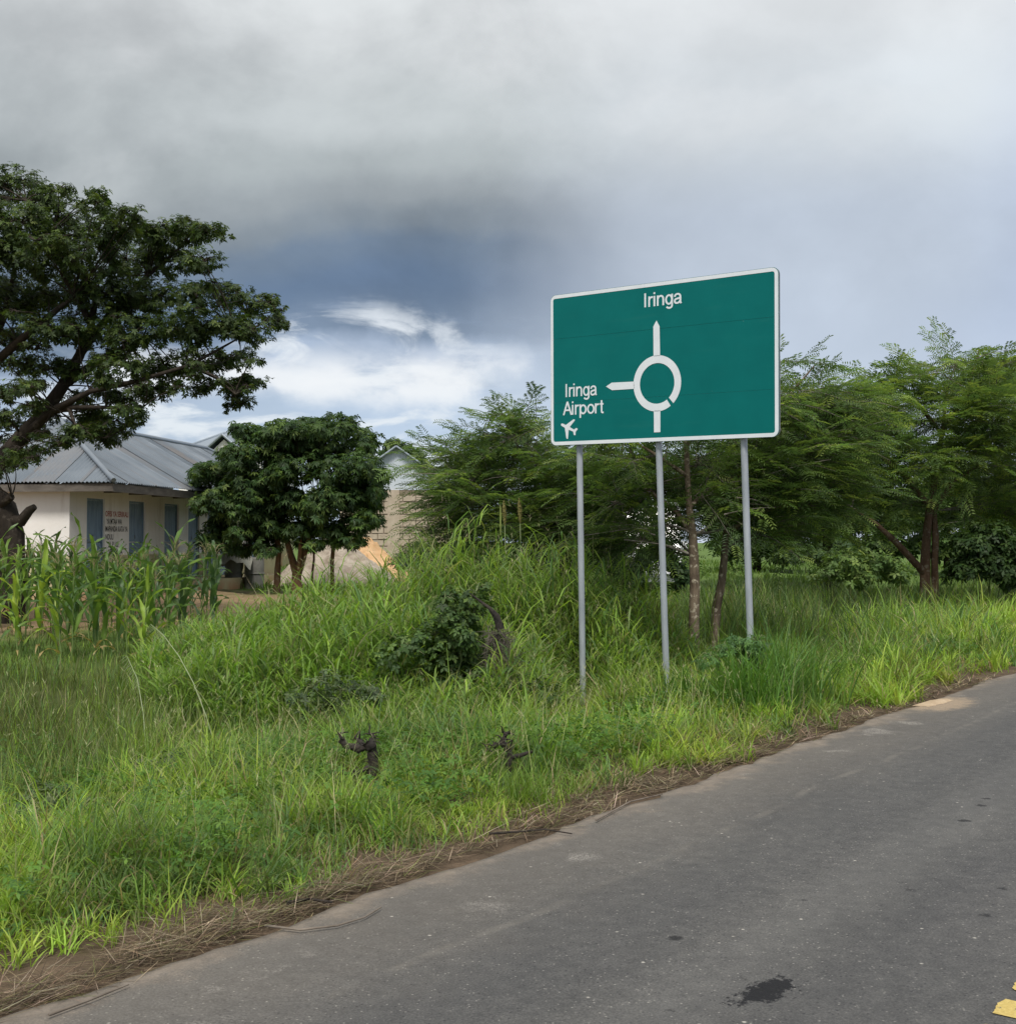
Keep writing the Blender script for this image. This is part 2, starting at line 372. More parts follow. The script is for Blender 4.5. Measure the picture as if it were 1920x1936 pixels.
def m_roof(w, p):
    n = w.noise(w.obj, 1.3, 5, .6); st = w.noise(w.scalevec(w.obj, (.6, 5, 1)), 2.2, 4, .6)
    oi = w.new('ShaderNodeObjectInfo')
    c = w.ramp(n, [(.3, (.185, .215, .245)), (.7, (.26, .29, .32))])
    c = w.mix(1, c, w.ramp(oi.outputs['Random'], [(0, (.86, .87, .88)), (1, (1.1, 1.1, 1.1))]), 'MULTIPLY')
    u = w.new('ShaderNodeAttribute'); u.attribute_name = 'Col'
    sp = w.new('ShaderNodeSeparateColor'); w.link(u.outputs['Color'], sp.inputs[0])
    rust = w.math('MULTIPLY', sp.outputs[0], w.sstep(w.math('ADD', n, w.math('MULTIPLY', st, .5)), .55, .85))
    c = w.mix(w.math('MULTIPLY', rust, .85), c, w.ramp(st, [(.3, (.16, .10, .06)), (.7, (.26, .19, .13))]))
    w.put(p.inputs['Base Color'], c); p.inputs['Metallic'].default_value = .6
    w.put(p.inputs['Roughness'], w.sstep(n, .3, .7, .30, .46))
M['roof'] = material('corrugated_iron', m_roof)
M['roof_far'] = plain('far_roof_iron', (.22, .26, .30), (.30, .34, .38), .8, .45, metal=.3, bmp=0)

def m_wall(w, p):
    sp = w.new('ShaderNodeSeparateXYZ'); w.link(w.obj, sp.inputs[0])
    n = w.noise(w.obj, 1.6, 6, .65); st = w.noise(w.scalevec(w.obj, (2, 2, .25)), 2.5, 5, .6)
    c = w.ramp(n, [(.3, (.77, .745, .705)), (.7, (.84, .82, .79))])
    z = w.math('ADD', sp.outputs[2], w.math('MULTIPLY', w.math('SUBTRACT', st, .5), .06))
    c = w.mix(w.sstep(z, 1.60, 1.57), c, w.ramp(n, [(.3, (.42, .40, .22)), (.7, (.55, .52, .33))]))     # painted dado
    c = w.mix(w.math('MULTIPLY', w.sstep(st, .52, .75), .35), c, (.34, .27, .19))
    c = w.mix(w.math('MULTIPLY', w.sstep(sp.outputs[2], 1.1, .55), w.sstep(n, .3, .6)), c, (.42, .24, .13))   # red soil splashed up the foot
    w.put(p.inputs['Base Color'], c); p.inputs['Roughness'].default_value = .9; p.inputs['Specular IOR Level'].default_value = .2
    bump(w, w.noise(w.obj, 14, 5), .25, .02)
M['wall'] = material('lime_washed_plaster', m_wall)
M['rust_patch'] = plain('peeled_plaster', (.40, .19, .09), (.58, .38, .24), 8, .95, bmp=.6, bscale=20)
M['door'] = plain('weathered_blue_paint', (.14, .21, .295), (.24, .335, .43), 2.4, .65, bmp=.3, bscale=18, stretch=(5, 5, .7))
M['timber'] = plain('grey_timber', (.085, .075, .065), (.17, .15, .13), 3, .85, bmp=.4, bscale=20, stretch=(1, 1, 3))
M['black_paint'] = plain('black_wall_paint', (.02, .02, .02), (.06, .055, .05), 8, .8, bmp=0)
M['red_paint'] = plain('red_wall_paint', (.34, .075, .045), (.44, .13, .085), 8, .8, bmp=0)
M['block'] = plain('concrete_block', (.36, .29, .22), (.50, .42, .335), 2.2, .95, spec=.15, bmp=.5, bscale=14, bd=.02)
M['mortar'] = plain('mortar', (.20, .16, .12), (.27, .22, .17), 4, .95, spec=.1, bmp=.5)
M['sheet_white'] = plain('pale_sheet_metal', (.50, .545, .60), (.58, .62, .67), 1.5, .5, metal=.15, bmp=0)
M['concrete'] = plain('grey_concrete', (.16, .155, .14), (.27, .26, .235), 3, .9, spec=.15, bmp=.4)
M['tarp'] = plain('grey_tarpaulin', (.20, .20, .17), (.30, .295, .25), 4, .8, bmp=.4, bscale=9, bd=.05)
def barkmat(name, c1, c2, c3, sc=6):
    def b(w, p):
        v = w.scalevec(w.obj, (1, 1, .35)); n = w.noise(v, sc, 6, .65); l = w.noise(w.obj, sc * 1.6, 4, .6)
        c = w.ramp(n, [(.3, c1), (.65, c2)])
        c = w.mix(w.sstep(l, .55, .66), c, c3)
        w.put(p.inputs['Base Color'], c); p.inputs['Roughness'].default_value = .95; p.inputs['Specular IOR Level'].default_value = .15
        bump(w, w.noise(v, sc * 4, 5), .8, .03)
    return material(name, b)
M['bark_dark'] = barkmat('dark_bark', (.026, .021, .017), (.052, .042, .033), (.075, .063, .05))
M['bark_lichen'] = barkmat('lichened_bark', (.06, .042, .03), (.22, .17, .12), (.42, .37, .28), 8)
M['bark_brown'] = barkmat('brown_bark', (.12, .065, .036), (.24, .145, .085), (.20, .17, .13))
M['bark_red'] = barkmat('reddish_bark', (.075, .045, .030), (.15, .095, .062), (.20, .165, .125))
M['bark_grey'] = barkmat('grey_twig_bark', (.10, .085, .07), (.22, .195, .165), (.30, .27, .23))
M['stem_green'] = plain('green_stem', (.09, .12, .045), (.15, .18, .07), 6, .7, bmp=0)
M['charred'] = plain('charred_wood', (.012, .010, .009), (.05, .04, .032), 9, .9, bmp=.9, bscale=30, bd=.02)
M['deadwood'] = plain('dead_wood', (.10, .08, .062), (.22, .185, .15), 7, .9, bmp=.5)
M['car_white'] = plain('white_car_paint', (.74, .75, .76), (.80, .81, .82), 2, .3, spec=.5, bmp=0)
M['glass'] = plain('dark_glass', (.010, .012, .014), (.018, .02, .022), 2, .08, spec=.6, bmp=0)
M['rubber'] = plain('tyre_rubber', (.016, .016, .016), (.03, .03, .03), 8, .85, bmp=.2)
M['chrome'] = plain('wheel_steel', (.30, .31, .32), (.42, .43, .44), 6, .35, metal=.8, bmp=0)
M['lamp_red'] = plain('red_lamp_plastic', (.30, .02, .02), (.36, .03, .03), 5, .25, bmp=0)
M['lamp_clear'] = plain('clear_lamp_plastic', (.5, .52, .54), (.62, .63, .65), 5, .15, bmp=0)

# ------------------------------------------------------------------ ground and road
def build_ground():
    def axis(dense0, dense1, step, far):
        a = list(np.arange(dense0, dense1, step)); s = step; v = dense1
        while v < far: a.append(v); s *= 1.35; v += s
        a.append(far); s = step; v = dense0 - step; lo = []
        while v > -far: lo.append(v); s *= 1.35; v -= s
        lo.append(-far); return np.array(sorted(set(lo)) + a)
    sa = axis(-8, 48, .33, 1500); da = axis(-1, 26, .27, 1500)
    S, Dm = np.meshgrid(sa, da, indexing='ij')
    X = RD.x * S + RN.x * (Dm + D0); Y = RD.y * S + RN.y * (Dm + D0)
    Z = hgt(X, Y); ns, nd = S.shape
    v = np.stack([S, Dm, Z], -1).reshape(-1, 3)
    i = np.arange(ns * nd).reshape(ns, nd)
    q = np.stack([i[:-1, :-1], i[1:, :-1], i[1:, 1:], i[:-1, 1:]], -1).reshape(-1, 4)
    o = np_mesh('ground', v, q, M['ground'], smooth=True)
    tag(o, 'grassy roadside ground falling to a shallow ditch and rising to the yard', kind='structure')
    return o
RL = Matrix.Translation((RN.x * D0, RN.y * D0, 0)) @ Matrix.Rotation(ROAD_ROT, 4, 'Z')
g = build_ground(); g.matrix_world = RL
def build_road():
    sa = np.concatenate([np.arange(-160, -6, 6), np.arange(-6, 34, .12), np.arange(34, 700, 8)])
    prof = [(0, -.05), (0, -.004), (-.05, .0), (-3.2, .03), (-6.5, 0), (-6.55, -.05)]
    j = (vnoise(sa, sa * 0 + 3, .8, 3) - .5) * .28 + (vnoise(sa, sa * 0 + 9, 4.5, 3) - .5) * .14
    v = []
    for s, e in zip(sa, j):
        for k, (d, z) in enumerate(prof): v.append((s, d + (e if k < 3 else 0), z))
    n = len(prof); q = [(a * n + k, a * n + k + 1, (a + 1) * n + k + 1, (a + 1) * n + k) for a in range(len(sa) - 1) for k in range(n - 1)]
    o = np_mesh('road', np.array(v), q, M['asphalt']); o.matrix_world = RL
    tag(o, 'worn grey asphalt road with dusty crumbling edge', kind='structure')
    for k in range(14):
        s0 = 4.12 + k * .315
        mb = MB(); n = 12; o1 = []; o2 = []
        for i in range(n + 1):
            t = i / n
            o1.append((s0 + .185 * t + random.uniform(-.004, .004), -3.17 + random.uniform(-.006, .006) - .012 * abs(2 * t - 1) ** 4))
            o2.append((s0 + .185 * t, -3.33 + random.uniform(-.006, .006)))
        zz = lambda d: .030 * (-d) / 3.2 + .005 if d > -3.2 else .030 * (6.5 + d) / 3.3 + .005
        mb.poly([(a, b, zz(b)) for a, b in o2] + [(a, b, zz(b)) for a, b in o1[::-1]])
        mb.build('road_marking', M['yellow_paint'], o)
    # drift of pale sand on the asphalt edge
    mb = MB(); n = 64; rings = 6; vs = [(0, 0, .030)]; fs = []
    outl = [.8 + .16 * math.sin(2 * a + 1) + .5 * (float(vnoise(math.cos(a) * 2 + 40, math.sin(a) * 2 + 7, 1.4, 4)) - .5) + random.uniform(-.09, .09) for a in np.linspace(0, 2 * math.pi, n, endpoint=False)]
    for r in range(1, rings + 1):
        t = r / rings
        for i in range(n):
            a = 2 * math.pi * i / n; k = outl[i] * t
            vs.append((k * math.cos(a) * .48, k * math.sin(a) * .17, .024 * (1 - t * t) + .0035))
    fs += [(0, 1 + i, 1 + (i + 1) % n) for i in range(n)]
    for r in range(rings - 1):
        fs += [(1 + r * n + i, 1 + (r + 1) * n + i, 1 + (r + 1) * n + (i + 1) % n, 1 + r * n + (i + 1) % n) for i in range(n)]
    mb.mesh(vs, fs, True); sp_ = mb.build('sand_patch', M['sand'])
    sp_.matrix_world = RL @ Matrix.Translation((14.62, -.10, .0)) @ Matrix.Rotation(-.15, 4, 'Z')
    tag(sp_, 'thin drift of pale sand on the asphalt edge', 'sand', kind='stuff')
build_road()

# ------------------------------------------------------------------ lettering helper
def text_mesh(body, x0, x1, z0, cap, bold=0.0):
    """flat letters as (verts, faces): x spans x0..x1, baseline z0, capital height cap; lies in the local xz plane"""
    cu = bpy.data.curves.new('t', 'FONT'); cu.body = body; cu.size = 1; cu.offset = bold; cu.fill_mode = 'FRONT'; cu.resolution_u = 4
    ob = bpy.data.objects.new('t', cu); col.objects.link(ob)
    cu2 = bpy.data.curves.new('t2', 'FONT'); cu2.body = 'I'; cu2.size = 1; cu2.offset = bold
    ob2 = bpy.data.objects.new('t2', cu2); col.objects.link(ob2)
    dg = bpy.context.evaluated_depsgraph_get(); dg.update()
    me = bpy.data.meshes.new_from_object(ob.evaluated_get(dg)); mi = bpy.data.meshes.new_from_object(ob2.evaluated_get(dg))
    ch = max(v.co.y for v in mi.vertices)
    xs = [v.co.x for v in me.vertices]; a, b = min(xs), max(xs)
    vs = [(x0 + (v.co.x - a) / (b - a) * (x1 - x0), 0, z0 + v.co.y / ch * cap) for v in me.vertices]
    fs = [tuple(p.vertices) for p in me.polygons]
    for o_ in (ob, ob2): bpy.data.objects.remove(o_)
    for m_ in (me, mi): bpy.data.meshes.remove(m_)
    for c_ in (cu, cu2): bpy.data.curves.remove(c_)
    return vs, fs

def ell(cx, cz, rx, rz, n=22): return [(cx + rx * math.cos(2 * math.pi * k / n), cz + rz * math.sin(2 * math.pi * k / n)) for k in range(n + 1)]
def smooth(p, it=2):
    for _ in range(it):
        q = [p[0]]
        for a, b in zip(p[:-1], p[1:]): q += [(a[0] * .75 + b[0] * .25, a[1] * .75 + b[1] * .25), (a[0] * .25 + b[0] * .75, a[1] * .25 + b[1] * .75)]
        p = q + [p[-1]]
    return p
GLYPH = {   # plain sans-serif letters as strokes: (advance, [(centre line)]); capital height 1
    'I': (.30, [[(.07, 0), (.07, 1)]]),
    'r': (.38, [[(.06, 0), (.06, .74)], smooth([(.06, .42), (.09, .58), (.18, .67), (.34, .67)])]),
    'i': (.24, [[(.06, 0), (.06, .74)], [(.06, .87), (.06, 1)]]),
    'n': (.60, [[(.06, 0), (.06, .74)], smooth([(.06, .44), (.10, .60), (.24, .70), (.40, .66), (.46, .54), (.46, .30)]) + [(.46, 0)]]),
    'g': (.62, [ell(.27, .36, .21, .31), [(.49, .74), (.49, .02)], smooth([(.49, .02), (.48, -.16), (.36, -.24), (.20, -.23), (.09, -.14)])]),
    'a': (.60, [smooth([(.06, .50), (.10, .64), (.26, .70), (.42, .64), (.46, .50), (.46, .30)]) + [(.46, .12), (.51, 0)], smooth([(.46, .40), (.26, .36), (.08, .32), (.05, .16), (.14, .04), (.30, .05), (.42, .14), (.46, .26)])]),
    'A': (.72, [[(.03, 0), (.35, 1)], [(.35, 1), (.67, 0)], [(.15, .36), (.55, .36)]]),
    'p': (.62, [[(.06, .74), (.06, -.27)], ell(.29, .36, .22, .31)]),
    'o': (.62, [ell(.29, .36, .24, .31)]),
    't': (.36, [smooth([(.15, .95), (.15, .4), (.15, .10), (.19, .04), (.31, .05)], 1), [(.02, .68), (.30, .68)]])}
def sign_text(body, x0, x1, z0, cap, w_=.125):
    st = []; x = 0
    for ch in body:
        adv, paths = GLYPH[ch]
        for p in paths: st.append([(a + x, b) for a, b in p])
        x += adv
    xs = [a for p in st for a, _ in p]; lo, hi = min(xs) - w_ / 2, max(xs) + w_ / 2; kx = (x1 - x0) / (hi - lo); vs = []; fs = []
    for n_, p in enumerate(st):
        closed = math.dist(p[0], p[-1]) < 1e-6; k = len(p)
        for i in range(k):
            a = p[i - 1] if i else (p[-2] if closed else p[0]); b = p[i + 1] if i < k - 1 else (p[1] if closed else p[-1])
            dx, dz = b[0] - a[0], b[1] - a[1]; l = math.hypot(dx, dz) or 1; nx, nz = -dz / l * w_ / 2, dx / l * w_ / 2
            for sg in (1, -1): vs.append((x0 + (p[i][0] + sg * nx - lo) * kx, -.0003 * (n_ % 4), z0 + (p[i][1] + sg * nz) * cap))
        b0 = len(vs) - 2 * k; fs += [(b0 + 2 * i, b0 + 2 * i + 1, b0 + 2 * i + 3, b0 + 2 * i + 2) for i in range(k - 1)]
    return vs, fs

# ------------------------------------------------------------------ road sign
def build_sign():
    C = Vector((1.9593, 15.885, 4.262)); yaw, roll, tilt = R(-36.76), R(-.87), R(1.52)
    ex = Vector((math.cos(yaw), math.sin(yaw), 0)); n0 = Vector((math.sin(yaw), -math.cos(yaw), 0)); up = Vector((0, 0, 1))
    X = ex * math.cos(roll) + up * math.sin(roll); U = (-ex * math.sin(roll) + up * math.cos(roll)) * math.cos(tilt) + n0 * math.sin(tilt)
    Yv = U.cross(X)
    gz = float(hgt(C.x, C.y))
    base = C - U * ((C.z - gz) / U.z)
    H0 = (C - base).length
    root = empty('road_sign'); mat = Matrix((X, Yv, U)).transposed().to_4x4(); mat.translation = base; root.matrix_world = mat
    tag(root, 'large green direction sign with white roundabout diagram on three grey posts', 'sign')
    W, H, rc = 3.4, 2.0905, .085
    def rrect(x0, x1, z0, z1, r, top=True, bot=True):
        pts = []
        def arc(cx, cz, a0):
            for k in range(7): a = R(a0 + 15 * k); pts.append((cx + r * math.cos(a), cz + r * math.sin(a)))
        if bot: arc(x0 + r, z0 + r, 180); arc(x1 - r, z0 + r, 270)
        else: pts.extend([(x0, z0), (x1, z0)])
        if top: arc(x1 - r, z1 - r, 0); arc(x0 + r, z1 - r, 90)
        else: pts.extend([(x1, z1), (x0, z1)])
        return pts
    zo = H0
    e = .004
    for (a, b, t, bt, dy) in ((.4345, H / 2, True, False, .0), (-.4545, .4325, False, False, .0015), (-H / 2, -.4565, False, True, .0005)):
        mb = MB(); mb.prism(rrect(-W / 2, W / 2, zo + a, zo + b, rc, t, bt), -.004 + dy, .002 + dy); mb.build('green_panel', M['sign_green'], root)
    # white border: ring of quads
    mb = MB(); oo = rrect(-W / 2 + .004, W / 2 - .004, zo - H / 2 + .004, zo + H / 2 - .004, rc); ii = rrect(-W / 2 + .046, W / 2 - .052, zo - H / 2 + .052, zo + H / 2 - .052, .03)
    n = len(oo)
    for i in range(n):
        j = (i + 1) % n
        mb.poly([(oo[i][0], -.0065, oo[i][1]), (oo[j][0], -.0065, oo[j][1]), (ii[j][0], -.0065, ii[j][1]), (ii[i][0], -.0065, ii[i][1])])
        mb.poly([(ii[i][0], -.0065, ii[i][1]), (ii[j][0], -.0065, ii[j][1]), (ii[j][0], -.003, ii[j][1]), (ii[i][0], -.003, ii[i][1])])
    mb.build('border', M['sign_white'], root)
    # edge channel behind the sheet
    mb = MB(); oo = rrect(-W / 2 + .002, W / 2 - .002, zo - H / 2 + .002, zo + H / 2 - .002, rc); ii = rrect(-W / 2 + .03, W / 2 - .03, zo - H / 2 + .03, zo + H / 2 - .03, .06)
    for i in range(n):
        j = (i + 1) % n
        mb.poly([(oo[i][0], .0045, oo[i][1]), (oo[j][0], .0045, oo[j][1]), (oo[j][0], .042, oo[j][1]), (oo[i][0], .042, oo[i][1])][::-1])
        mb.poly([(oo[i][0], .042, oo[i][1]), (oo[j][0], .042, oo[j][1]), (ii[j][0], .042, ii[j][1]), (ii[i][0], .042, ii[i][1])][::-1])
    mb.build('edge_channel', M['galv_dark'], root)
    for z in (-.75, 0, .75):
        mb = MB(); mb.box(-W / 2 + .06, W / 2 - .06, .0045, .05, zo + z - .03, zo + z + .03); mb.build('rail', M['galv'], root)
    for z in (.4335, -.4555):
        mb = MB(); mb.box(-W / 2 + .06, W / 2 - .06, .0045, .012, zo + z - .025, zo + z + .025); mb.build('seam_strip', M['galv_dark'], root)
    yf = -.0065
    def flat(name, polys):
        mb = MB()
        for p in polys: mb.poly([(x, yf, zo + z) for x, z in p])
        return mb.build(name, M['sign_white'], root)
    # roundabout ring with a cut at lower right
    cx, cz, ro, ri_, asp = -.007, -.2815, .357, .2585, 1.03
    seg = []; a0, a1 = R(-47.5), R(-55.5 + 360)
    N = 64
    for k in range(N):
        t0 = a0 + (a1 - a0) * k / N; t1 = a0 + (a1 - a0) * (k + 1) / N
        q = lambda t, r: (cx + r * math.cos(t), cz + asp * r * math.sin(t))
        seg.append([q(t0, ri_), q(t0, ro), q(t1, ro), q(t1, ri_)])
    flat('roundabout_ring', seg)
    zt = cz + asp * ro - .012; zb = cz - asp * ro + .012
    flat('arrow_ahead', [[(-.058, zt), (.041, zt), (.034, .463), (-.012, .544), (-.060, .468)]])
    flat('arrow_left', [[(-.355, -.235), (-.704, -.228), (-.793, -.275), (-.698, -.330), (-.352, -.332)]])
    flat('approach_stem', [[(-.054, -.922), (.041, -.922), (.042, zb), (-.056, zb)]])
    for nm, body, x0, x1, z0, cap, b in (('lettering', 'Iringa', -.194, .366, .7325, .183, .004), ('lettering', 'Iringa', -1.45, -.937, -.381, .180, .0), ('lettering', 'Airport', -1.497, -.82, -.629, .183, .0)):
        vs, fs = sign_text(body, x0, x1, zo + z0, cap)
        mb = MB(); mb.mesh([(x, yf + y, z) for x, y, z in vs], fs); mb.build(nm, M['sign_white'], root)
    half = [(0, .002), (.008, .015), (.03, .019), (.078, .021), (.158, .136), (.176, .146), (.190, .140), (.150, .021), (.228, .015), (.256, .052), (.276, .050), (.283, .042), (.268, .004)]
    ol = half + [(t, -w_) for t, w_ in half[::-1]]
    Np, ax, ac = (-1.527, -.751), (.905, -.425), (.425, .905)
    ol = [(Np[0] + ax[0] * t + ac[0] * w_, Np[1] + ax[1] * t + ac[1] * w_) for t, w_ in ol]
    flat('aeroplane_symbol', [ol])
    for xt, xb, zz in ((-1.219, -1.178, -4.33), (.030, .128, -3.93), (1.255, 1.335, -3.49)):
        mb = MB(); sl = (xb - xt) / (-zz - 1.05)
        top = zo + H / 2 - .12; bot = -.5
        f = lambda z: xt - .078 + sl * (zo - 1.05 - z)
        mb.tube([(f(z), .105, z) for z in (top, zo - 1.2, zo - 3, bot)], .043, 20)
        po = mb.build('post', M['galv'], root)
        for z in (-.75, 0, .75):
            mb = MB(); mb.box(f(zo + z) - .07, f(zo + z) + .07, .0505, .165, zo + z - .02, zo + z + .02); mb.build('clamp', M['galv_dark'], po)
build_sign()

# ------------------------------------------------------------------ corrugated sheets and the white house
def corr_sheets(parent, P, ulen, vmax, mat, sheet=.72, pitch=.100, amp=.022, rusty=(), seg=4, lift=0.0, name='roof_sheet'):
    """P(u, v, n) -> world point; sheets run up-slope, clipped by vmax(u) (lo, hi)"""
    k = 0; u = 0.0
    while u < ulen - 1e-6:
        u1 = min(u + sheet, ulen); nc = max(2, int(round((u1 - u) / pitch * seg)))
        vs = []; cs = []
        jl = random.uniform(-.015, .015)
        for i in range(nc + 1):
            uu = u + (u1 - u) * i / nc + (0.02 if i == nc else 0)
            uu = min(uu, ulen)
            lo, hi = vmax(uu)
            w_ = amp * math.sin(2 * math.pi * uu / pitch) + lift + (.004 if k % 2 else 0) + .006 * math.sin(uu * 3.1 + k)
            rr = 0.0
            if k in rusty: rr = rusty[k] if isinstance(rusty, dict) else .8
            edge = max(0, 1 - (uu - u) / .12)
            for t in (0, .5, 1):
                vs.append(P(uu, lo + (jl if t == 0 else 0) + (hi - lo) * t, w_)); cs.append((max(rr, .75 * edge * (1 if k % 2 else .4)), 0, 0))
        q = []
        for i in range(nc):
            for t in range(2): q.append((i * 3 + t, (i + 1) * 3 + t, (i + 1) * 3 + t + 1, i * 3 + t + 1))
        np_mesh(name, np.array([tuple(p) for p in vs]), q, mat, parent, np.array(cs), smooth=True)
        u = u1; k += 1

def build_house():
    C = Vector((-10.09, 28.0)); n_ = math.hypot(.16, 1)
    a = Vector((.16 / n_, 1 / n_)); b = Vector((-a.y, a.x))
    def W(u, v, z): return (C.x + a.x * u + b.x * v, C.y + a.y * u + b.y * v, z)
    def u_at(px, v=0.0):
        t = (px - CX) / F
        return (t * (C.y + b.y * v) - (C.x + b.x * v)) / (a.x - t * a.y)
    def z_at(py, u, v=0.0): return EYE + (HOR - py) / F * (C.y + a.y * u + b.y * v)
    root = empty('white_house', (C.x, C.y, .5))
    bpy.context.view_layer.update()
    inv = root.matrix_world.inverted()
    def fin(o):
        if o.parent is root: o.matrix_parent_inverse = inv
        return o
    tag(root, 'long whitewashed house with grey corrugated hip roof and blue doors', 'house')
    L, T = 14.2, .2
    ground = .3; wt = 3.22; WD = 4.5
    mb = MB(); mb.box(0, T, T, WD, ground, wt, W); fin(mb.build('wall', M['wall'], root))
    doors = [(164, 198), (244, 275), (311, 338), (356, 377), (392, 411)]
    us = [(u_at(p), u_at(q)) for p, q in doors] + [(8.9, 9.55), (11.2, 11.9)]
    dz0, dz1 = .9, 2.95
    mb = MB(); cur = 0.0
    for u0, u1 in us:
        mb.box(cur, u0, 0, T, ground, wt, W)
        mb.box(u0, u1, 0, T, dz1, wt, W); mb.box(u0, u1, 0, T, ground, dz0, W); cur = u1
    mb.box(cur, L, 0, T, ground, wt, W)
    fin(mb.build('wall', M['wall'], root))
    mb = MB(); mb.box(0, L, WD - T, WD, ground, wt, W); mb.box(L - T, L, T, WD - T, ground, wt, W); fin(mb.build('wall', M['wall'], root))
    mb = MB(); mb.box(0, L, -1.0, -.003, ground, .86, W); fin(mb.build('plinth', M['wall'], root))
    for k, (u0, u1) in enumerate(us):
        mb = MB(); t = .045
        mb.box(u0 + .002, u0 + t, .05, .13, dz0 + .002, dz1 - .002, W); mb.box(u1 - t, u1 - .002, .05, .13, dz0 + .002, dz1 - .002, W); mb.box(u0 + t, u1 - t, .05, .13, dz1 - t, dz1 - .002, W)
        d = fin(mb.build('door', M['door'], root))
        um = (u0 + u1) / 2; zm = 1.90
        leaves = [(u0 + t + .004, um - .006), (um + .006, u1 - t - .004)] if k else [(u0 + t + .004, u1 - t - .004)]
        for (p, q) in leaves:
            for (za, zb) in ((dz0 + .01, zm - .012), (zm + .012, dz1 - t - .008)):
                mb = MB(); mb.box(p, q, .075, .11, za, zb, W)
                for zz in (za + .08, zb - .14): mb.box(p + .01, q - .01, .060, .0745, zz, zz + .06, W)
                mb.build('door_leaf', M['door'], d)
        mb = MB(); mb.box(um - .05, um - .03, .045, .0595, 1.98, 2.08, W); mb.build('handle', M['galv_dark'], d)
    # painted lettering between the first two doors
    ul, ur = us[0][1], us[1][0]; w = ur - ul
    lines = [('OFISI YA SERIKALI', 199, 242, 977, 967, 'red_paint'), ('YA MTAA WA', 201, 230, 991, 981, 'black_paint'), ('MAPANDA KATA YA', 199, 241, 1005, 995, 'black_paint'),
             ('NDULI', 199.5, 214, 1020, 1010, 'black_paint'), ('S.L.P 162', 205, 224, 1034, 1024, 'black_paint'), ('IRINGA', 206, 232, 1048, 1038, 'black_paint')]
    for body, x0, x1, yb, yt, m in lines:
        u0, u1 = max(u_at(x0), ul + .03), min(u_at(x1), ur - .03); uc = (u0 + u1) / 2; z0, z1 = z_at(yb, uc), z_at(yt, uc)
        vs, fs = text_mesh(body, u0, u1, z0, z1 - z0, .018)
        mb = MB(); mb.mesh([W(x, -.004, z) for x, y, z in vs], fs); fin(mb.build('wall_lettering', M[m], root))
    # peeled patch low on the end wall
    mb = MB(); pts = []
    for i in range(16):
        an = 2 * math.pi * i / 16; r = random.uniform(.6, 1.1); pts.append(W(-.003, .52 + .32 * r * math.cos(an), 1.50 + .11 * r * math.sin(an)))
    mb.poly(pts[::-1]); fin(mb.build('peeled_plaster', M['rust_patch'], root))
    # roof
    u0e, v0e, HW = -.45, -1.3, 2.95; ze, za = 3.26, 4.95; L2 = L + .45
    rise = za - ze; sl = math.hypot(HW, rise); cu_, su_ = HW / sl, rise / sl
    v1e = v0e + 2 * HW; vr = v0e + HW
    mb = MB()
    def rpt(u, v, z, dz=.03): return W(u, v, z + dz)
    cap = .085
    def ridge(p, q, rr):
        mb.tube([p, q], rr, 8)
    ridge(rpt(u0e - .02, v0e - .02, ze), rpt(u0e + HW, vr, za), .06)
    ridge(rpt(u0e - .02, v1e + .02, ze), rpt(u0e + HW, vr, za), .06)
    ridge(rpt(u0e + HW, vr, za), rpt(L2 - HW, vr, za), .07)
    ridge(rpt(L2, v0e, ze), rpt(L2 - HW, vr, za), .06)
    roof = fin(mb.build('roof', M['roof'], root))
    # hip end towards the road
    def Pe(u, s, n): return W(u0e + s * cu_ - n * su_, v0e + u, ze + s * su_ + n * cu_)
    corr_sheets(roof, Pe, 2 * HW, lambda u: (0, sl * (1 - abs(u - HW) / HW)), M['roof'], rusty={2: .3, 5: .4})
    def Pf(u, s, n): return W(u0e + u, v0e + s * cu_ - n * su_, ze + s * su_ + n * cu_)
    LL = L2 - u0e
    corr_sheets(roof, Pf, LL, lambda u: (0, sl * min(1, u / HW, max(0, (LL - u) / HW))), M['roof'], rusty={5: .35, 11: .5})
    def Pb(u, s, n): return W(u0e + u, v1e - s * cu_ + n * su_, ze + s * su_ + n * cu_)
    corr_sheets(roof, Pb, LL, lambda u: (0, sl * min(1, u / HW, max(0, (LL - u) / HW))), M['roof'], seg=2)
    # fascias, soffit
    mb = MB(); mb.box(u0e + .05, u0e + .09, v0e + .03, v1e - .03, ze - .21, ze - .035, W); fin(mb.build('fascia_board', M['timber'], root))
    mb = MB(); mb.box(u0e + .092, L2 - .05, v0e + .05, v0e + .09, ze - .22, ze - .035, W); fin(mb.build('fascia_board', M['timber'], root))
    mb = MB(); mb.box(u0e + .092, L2 - .1, v0e + .092, .0, ze - .05, ze - .042, W); fin(mb.build('soffit', M['timber'], root))
    for u in np.arange(.3, L, 1.3):
        mb = MB(); mb.box(u, u + .06, v0e + .1, -.01, ze - .16, ze - .052, W); fin(mb.build('rafter', M['timber'], root))
build_house()

